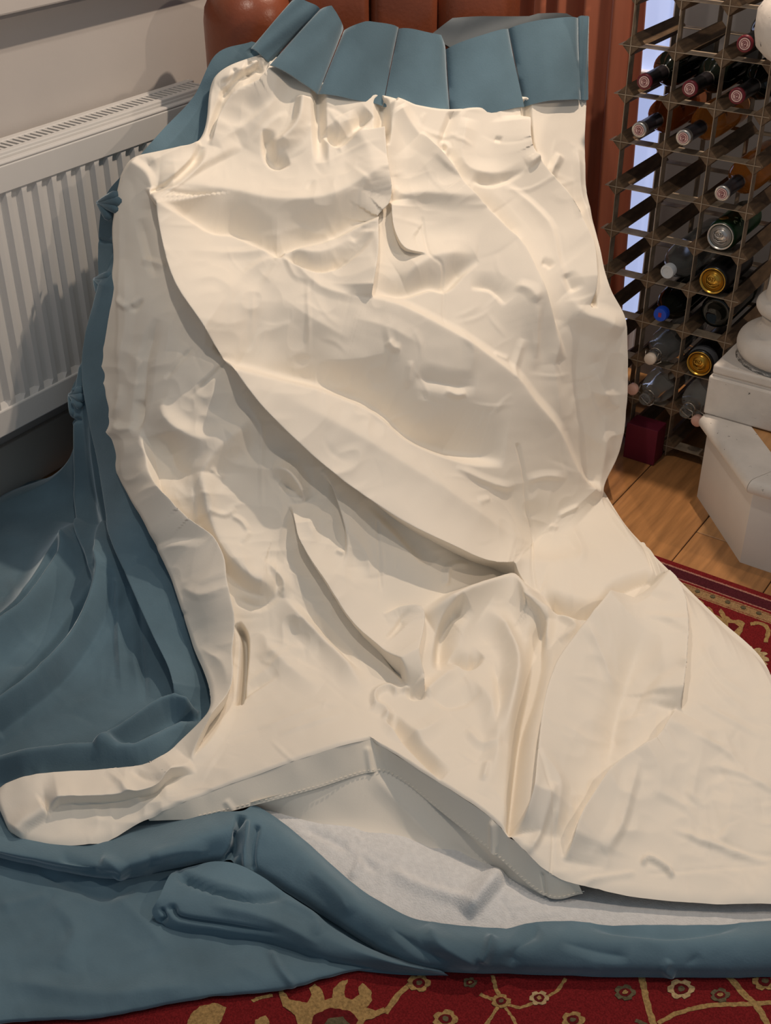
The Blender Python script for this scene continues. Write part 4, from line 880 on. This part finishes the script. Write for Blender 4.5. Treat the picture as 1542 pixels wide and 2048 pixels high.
# nosing: two mitred rounded lengths with a fine joint
def nosing(p, q, np_, nq_, m_):
    """p,q outer points; np_,nq_ inner points"""
    bm = bmesh.new(); rr = []
    for o, i in ((p, np_), (q, nq_)):
        o = Vector((o[0], o[1], 0)); i = Vector((i[0], i[1], 0)); d = (o - i); L = d.length; d /= L
        ring = [i + Vector((0, 0, .170)), i + Vector((0, 0, .203))]
        for k_ in range(9):
            a = math.pi / 2 - math.pi * k_ / 8; ring.append(i + d * (L - .0165 + .0165 * math.cos(a)) + Vector((0, 0, .1865 + .0165 * math.sin(a))))
        rr.append([bm.verts.new(v) for v in ring])
    n = len(rr[0])
    for k_ in range(n): bm.faces.new((rr[0][k_], rr[0][(k_ + 1) % n], rr[1][(k_ + 1) % n], rr[1][k_]))
    bm.faces.new(rr[0]); bm.faces.new(rr[1][::-1]); sharp(bm_obj('nosing', bm, m_, st, True), .5)
O = off(poly, .020); I = off(poly, -.068)
nosing(O[0], O[1], I[0], I[1], M['chip']); e1 = .0006
nosing((O[1][0] + e1, O[1][1] - e1), (O[2][0] - e1, O[2][1] + e1), I[1], I[2], M['chip'])
nosing((O[2][0] + e1, O[2][1]), O[3], (I[2][0] + e1, I[2][1]), I[3], M['chip'])
bm = bmesh.new(); add_prism(bm, [(I[0][0] + .001, .34), (I[1][0] + .001, I[1][1] + .0005), (I[2][0] + .0005, I[2][1] + .001), (1.5, I[3][1] + .001), (1.5, .34)], .170, .2005); bm_obj('oak_tread', bm, M['oak2'], st)

nw = empty('column_stand', (.43, -.005, .2)); tag(nw, 'chipped white column on a square plinth standing on the stair step', 'column')
NX, NY = .427, -.008
box_obj('plinth', (NX - .124, NX + .124, NY - .118, NY + .118, .2035, .292), M['chip'], nw, bev=.004)
bm = bmesh.new(); add_box(bm, NX - .117, NX + .117, NY - .111, NY + .111, .292, .298); bm_obj('plinth_fillet', bm, M['chip'], nw)
box_obj('plinth_cap', (NX - .120, NX + .120, NY - .114, NY + .114, .298, .318), M['chip'], nw, bev=.005, seg=3)
prof = [(.108, .318)]
for k_ in range(13):
    a = -math.pi / 2 + math.pi * k_ / 12; prof.append((.082 + .028 * math.cos(a), .349 + .030 * math.sin(a)))
prof += [(.080, .380), (.076, .384), (.070, .392), (.067, .402), (.068, .412), (.075, .419)]
for k_ in range(9):
    a = -math.pi / 2 + math.pi * k_ / 8; prof.append((.068 + .016 * math.cos(a), .436 + .016 * math.sin(a)))
prof += [(.068, .455), (.066, .475), (.065, .52), (.063, .70), (.061, .86), (.070, .866), (.070, .878), (.062, .884), (.070, .900), (.11, .915), (.150, .925), (.166, .940), (.172, .965), (.172, 1.0), (.160, 1.02), (.10, 1.03)]
bm = bmesh.new(); lathe(bm, prof, 48, 'z', (NX, NY, 0)); bm_obj('turned_shaft', bm, M['chip'], nw, True)

# ------------------------------------------------------------------ rug
def rug_material():
    Mt = bpy.data.materials.new('red_wool_pile'); Mt.use_nodes = True; nt = Mt.node_tree; P = nt.nodes['Principled BSDF']; P.inputs['Roughness'].default_value = .95; P.inputs['Specular IOR Level'].default_value = .1
    g = nt.nodes.new('ShaderNodeNewGeometry'); sp = nt.nodes.new('ShaderNodeSeparateXYZ'); nt.links.new(g.outputs['Position'], sp.inputs[0])
    nz_ = nt.nodes.new('ShaderNodeTexNoise'); nz_.inputs['Scale'].default_value = 260; nt.links.new(g.outputs['Position'], nz_.inputs['Vector'])
    ma = nt.nodes.new('ShaderNodeMath'); ma.operation = 'MULTIPLY_ADD'; ma.inputs[1].default_value = .004; nt.links.new(nz_.outputs['Fac'], ma.inputs[0]); nt.links.new(sp.outputs['Y'], ma.inputs[2])
    mr = nt.nodes.new('ShaderNodeMapRange'); mr.inputs['From Min'].default_value = -.398; mr.inputs['From Max'].default_value = -.798; nt.links.new(ma.outputs[0], mr.inputs['Value'])
    cr = nt.nodes.new('ShaderNodeValToRGB'); cr.color_ramp.interpolation = 'CONSTANT'
    red = (.165, .012, .014, 1); dk = (.07, .012, .018, 1); ln = (.34, .17, .13, 1); tan = (.30, .19, .09, 1)
    st_ = [(0, red), (.035, ln), (.043, dk), (.115, ln), (.122, red), (.138, tan), (.145, red), (.150, tan), (.200, red), (.206, tan), (.212, red), (.60, tan), (.606, red), (.615, tan), (.66, red), (.668, tan), (.675, red)]
    el = cr.color_ramp.elements; el[0].position = 0; el[0].color = red; el[1].position = st_[1][0]; el[1].color = st_[1][1]
    for p_, c_ in st_[2:]:
        e = el.new(p_); e.color = c_
    nt.links.new(mr.outputs[0], cr.inputs[0])
    n2 = nt.nodes.new('ShaderNodeTexNoise'); n2.inputs['Scale'].default_value = 420; n2.inputs['Detail'].default_value = 2; nt.links.new(g.outputs['Position'], n2.inputs['Vector'])
    mx = nt.nodes.new('ShaderNodeMix'); mx.data_type = 'RGBA'; mx.blend_type = 'MULTIPLY'; mx.inputs[0].default_value = .8
    r2 = nt.nodes.new('ShaderNodeValToRGB'); r2.color_ramp.elements[0].position = .3; r2.color_ramp.elements[0].color = (.55, .5, .5, 1); r2.color_ramp.elements[1].position = .7; r2.color_ramp.elements[1].color = (1.25, 1.2, 1.2, 1)
    nt.links.new(n2.outputs['Fac'], r2.inputs[0]); nt.links.new(cr.outputs[0], mx.inputs[6]); nt.links.new(r2.outputs[0], mx.inputs[7]); nt.links.new(mx.outputs[2], P.inputs['Base Color'])
    b = nt.nodes.new('ShaderNodeBump'); b.inputs['Strength'].default_value = .6; b.inputs['Distance'].default_value = .002; nt.links.new(n2.outputs['Fac'], b.inputs['Height']); nt.links.new(b.outputs[0], P.inputs['Normal'])
    return Mt
M['rug'] = rug_material()
M['tan'] = mat('tan_wool', (.40, .25, .10), .95, spec=.1, var=.45, vscale=260, bump=.6, bscale=420)
M['tanpale'] = mat('pale_wool', (.50, .36, .19), .95, spec=.1, var=.4, vscale=260, bump=.6, bscale=420)
M['olive'] = mat('olive_grey_wool', (.13, .105, .06), .95, spec=.1, var=.4, vscale=260, bump=.6, bscale=420)
M['redwool'] = mat('dark_red_wool', (.13, .012, .014), .95, spec=.1, var=.4, vscale=260, bump=.6, bscale=420)
rug = empty('rug', (.5, -1.3, 0)); tag(rug, 'red oriental rug with tan floral motifs and a striped border', 'rug')
bm = bmesh.new(); add_box(bm, -.32, 1.75, -2.6, -.398, .0002, RUG_Z - .001, bev=.003); bm_obj('pile', bm, M['rug'], rug)
rr_ = random.Random(2)
def motif(name, loops, m_, h=.0012):
    """flat tufted patch: list of closed pixel loops on the rug, ragged like woven pile"""
    bm = bmesh.new()
    for lp in loops:
        pts = []
        n = len(lp)
        for i in range(n):
            a, b = np.array(lp[i]), np.array(lp[(i + 1) % n]); L = np.linalg.norm(b - a); kk = max(1, int(L / 5))
            for j in range(kk):
                p = a + (b - a) * j / kk; pts.append((p[0] + rr_.uniform(-1.3, 1.3), p[1] + rr_.uniform(-1.0, 1.0)))
        ar = sum(pts[i][0] * pts[(i + 1) % len(pts)][1] - pts[(i + 1) % len(pts)][0] * pts[i][1] for i in range(len(pts)))
        if ar > 0: pts = pts[::-1]
        P3 = [onz(p[0], p[1], RUG_Z) for p in pts]
        lo = [bm.verts.new((p[0], p[1], RUG_Z - .002)) for p in P3]; hi = [bm.verts.new((p[0], p[1], RUG_Z - .001 + h)) for p in P3]
        nn = len(P3)
        for tri in tessellate_polygon([[Vector((p[0], p[1], 0)) for p in P3]]):
            f_ = bm.faces.new([hi[k] for k in tri]); f_.normal_update()
            if f_.normal.z < 0: f_.normal_flip()
        for i in range(nn): bm.faces.new((lo[i], lo[(i + 1) % nn], hi[(i + 1) % nn], hi[i]))
    me = bpy.data.meshes.new(name); bm.to_mesh(me); bm.free(); me.materials.append(m_)
    return place(name, me, rug)
def vine(pts, w, m_, name='vine'):
    P = catmull(np.array(pts, float), [6] * (len(pts) - 1)) if len(pts) > 2 else np.array(pts, float)
    d = np.gradient(P, axis=0); d /= np.linalg.norm(d, axis=1)[:, None] + 1e-9; nrm = np.stack([-d[:, 1], d[:, 0] * .7], 1)
    motif(name, [list(map(tuple, P + nrm * w / 2)) + list(map(tuple, (P - nrm * w / 2)[::-1]))], m_, rr_.uniform(.0003, .0008))
def rosette(u, v, r, n, m_, m2, sq=.72, name='rosette'):
    lp = []
    for k_ in range(n * 4):
        a = 2 * math.pi * k_ / (n * 4); rad_ = r * (1 - .22 * (math.cos(n * a) < -.2)); lp.append((u + rad_ * math.cos(a), v + sq * rad_ * math.sin(a)))
    motif(name, [lp], m_)
    motif('rosette_heart', [[(u + r * .55 * math.cos(2 * math.pi * k_ / 10), v + sq * r * .55 * math.sin(2 * math.pi * k_ / 10)) for k_ in range(10)]], M['redwool'], .0016)
    motif('rosette_eye', [[(u + r * .27 * math.cos(2 * math.pi * k_ / 8), v + sq * r * .27 * math.sin(2 * math.pi * k_ / 8)) for k_ in range(8)]], m2, .002)
# flame palmette at the bottom edge
motif('palmette', [[(598, 2062), (590, 2030), (566, 2012), (557, 1985), (562, 1975), (578, 1998), (598, 2002), (615, 2006), (622, 1990), (618, 1976), (630, 1968), (642, 1978), (650, 2000), (664, 1996), (668, 1976), (684, 1962), (696, 1960), (690, 1976), (690, 1994), (704, 2000), (718, 1990), (716, 1974), (726, 1966), (742, 1980), (744, 2000), (734, 2016), (752, 2022), (768, 2014), (772, 2024), (748, 2036), (730, 2040), (724, 2062)]], M['tan'])
motif('palmette_heart', [[(618, 2062), (628, 2030), (660, 2016), (700, 2022), (716, 2040), (708, 2062)]], M['redwool'], .0016)
motif('palmette_core', [[(644, 2062), (655, 2038), (686, 2034), (700, 2050), (694, 2062)]], M['olive'], .002)
vine([(771, 2026), (796, 1990), (830, 1958)], 13, M['tan']); vine([(985, 1950), (992, 1976), (1004, 2002)], 8, M['tan']); vine([(1004, 2004), (1040, 2014), (1078, 2000), (1110, 1984), (1132, 1956)], 8, M['tan'])
vine([(1002, 2004), (985, 2030), (965, 2060)], 8, M['tan']); vine([(1004, 2006), (1022, 2030), (1038, 2060)], 7, M['tan']); vine([(960, 1988), (980, 1996), (1002, 2002)], 8, M['tan'])
rosette(1002, 2002, 20, 5, M['tan'], M['olive']); rosette(1078, 1996, 20, 6, M['tanpale'], M['tan']); rosette(891, 2038, 26, 5, M['tan'], M['olive']); rosette(1146, 2040, 24, 5, M['tan'], M['olive'])
vine([(1283, 1950), (1290, 1985), (1302, 2032), (1312, 2060)], 13, M['tan']); vine([(1315, 2046), (1360, 2024), (1421, 2010), (1480, 2008), (1560, 2004)], 12, M['tan']); vine([(1458, 1952), (1490, 1990), (1514, 2012), (1542, 2062)], 13, M['tan'])
rosette(1362, 1978, 28, 6, M['tanpale'], M['olive']); rosette(1530, 1962, 26, 6, M['tan'], M['olive']); rosette(838, 1966, 24, 5, M['tan'], M['olive']); rosette(1250, 1985, 22, 5, M['olive'], M['tan']); rosette(1440, 1990, 20, 5, M['olive'], M['tan']); rosette(940, 1965, 14, 5, M['olive'], M['tan'])
motif('leaf', [[(370, 2062), (380, 2030), (400, 2012), (430, 2006), (452, 2014), (446, 2034), (430, 2062)]], M['tan']); vine([(505, 2002), (520, 1995), (545, 1990)], 9, M['tan']); motif('leaf', [[(505, 2062), (510, 2040), (530, 2030), (540, 2044), (534, 2062)]], M['tan'])
vine([(1300, 2062), (1290, 2048), (1270, 2040)], 9, M['olive'])
# border on the right
rosette(1498, 1318, 40, 12, M['tanpale'], M['olive'], .62); rosette(1384, 1216, 30, 8, M['tan'], M['olive'], .62); rosette(1425, 1250, 18, 6, M['olive'], M['tan'], .62)
motif('leaf', [[(1410, 1211), (1420, 1214), (1430, 1228), (1444, 1236), (1436, 1224), (1442, 1218), (1452, 1232), (1466, 1240), (1482, 1240), (1490, 1246), (1484, 1262), (1478, 1276), (1486, 1284), (1478, 1292), (1464, 1276), (1466, 1288), (1456, 1294), (1446, 1276), (1452, 1262), (1438, 1250), (1420, 1234)]], M['tan'])
motif('leaf_heart', [[(1456, 1246), (1470, 1246), (1478, 1254), (1468, 1264), (1456, 1258)]], M['redwool'], .0016)
vine([(1500, 1248), (1520, 1246), (1536, 1258), (1532, 1284)], 9, M['tan']); vine([(1448, 1262), (1440, 1290), (1452, 1312)], 4, M['olive']); vine([(1510, 1364), (1525, 1352), (1545, 1356)], 6, M['tan']); vine([(1385, 1245), (1405, 1262), (1418, 1290)], 4, M['tan'])
for k_ in range(9):
    x_ = .335 + k_ * .031
    bm = bmesh.new(); lathe(bm, [(.0052, RUG_Z - .002), (.0052, RUG_Z + .0004)], 7, 'z', (x_, -.4675, 0)); bm_obj('border_dot', bm, M['olive'], rug)
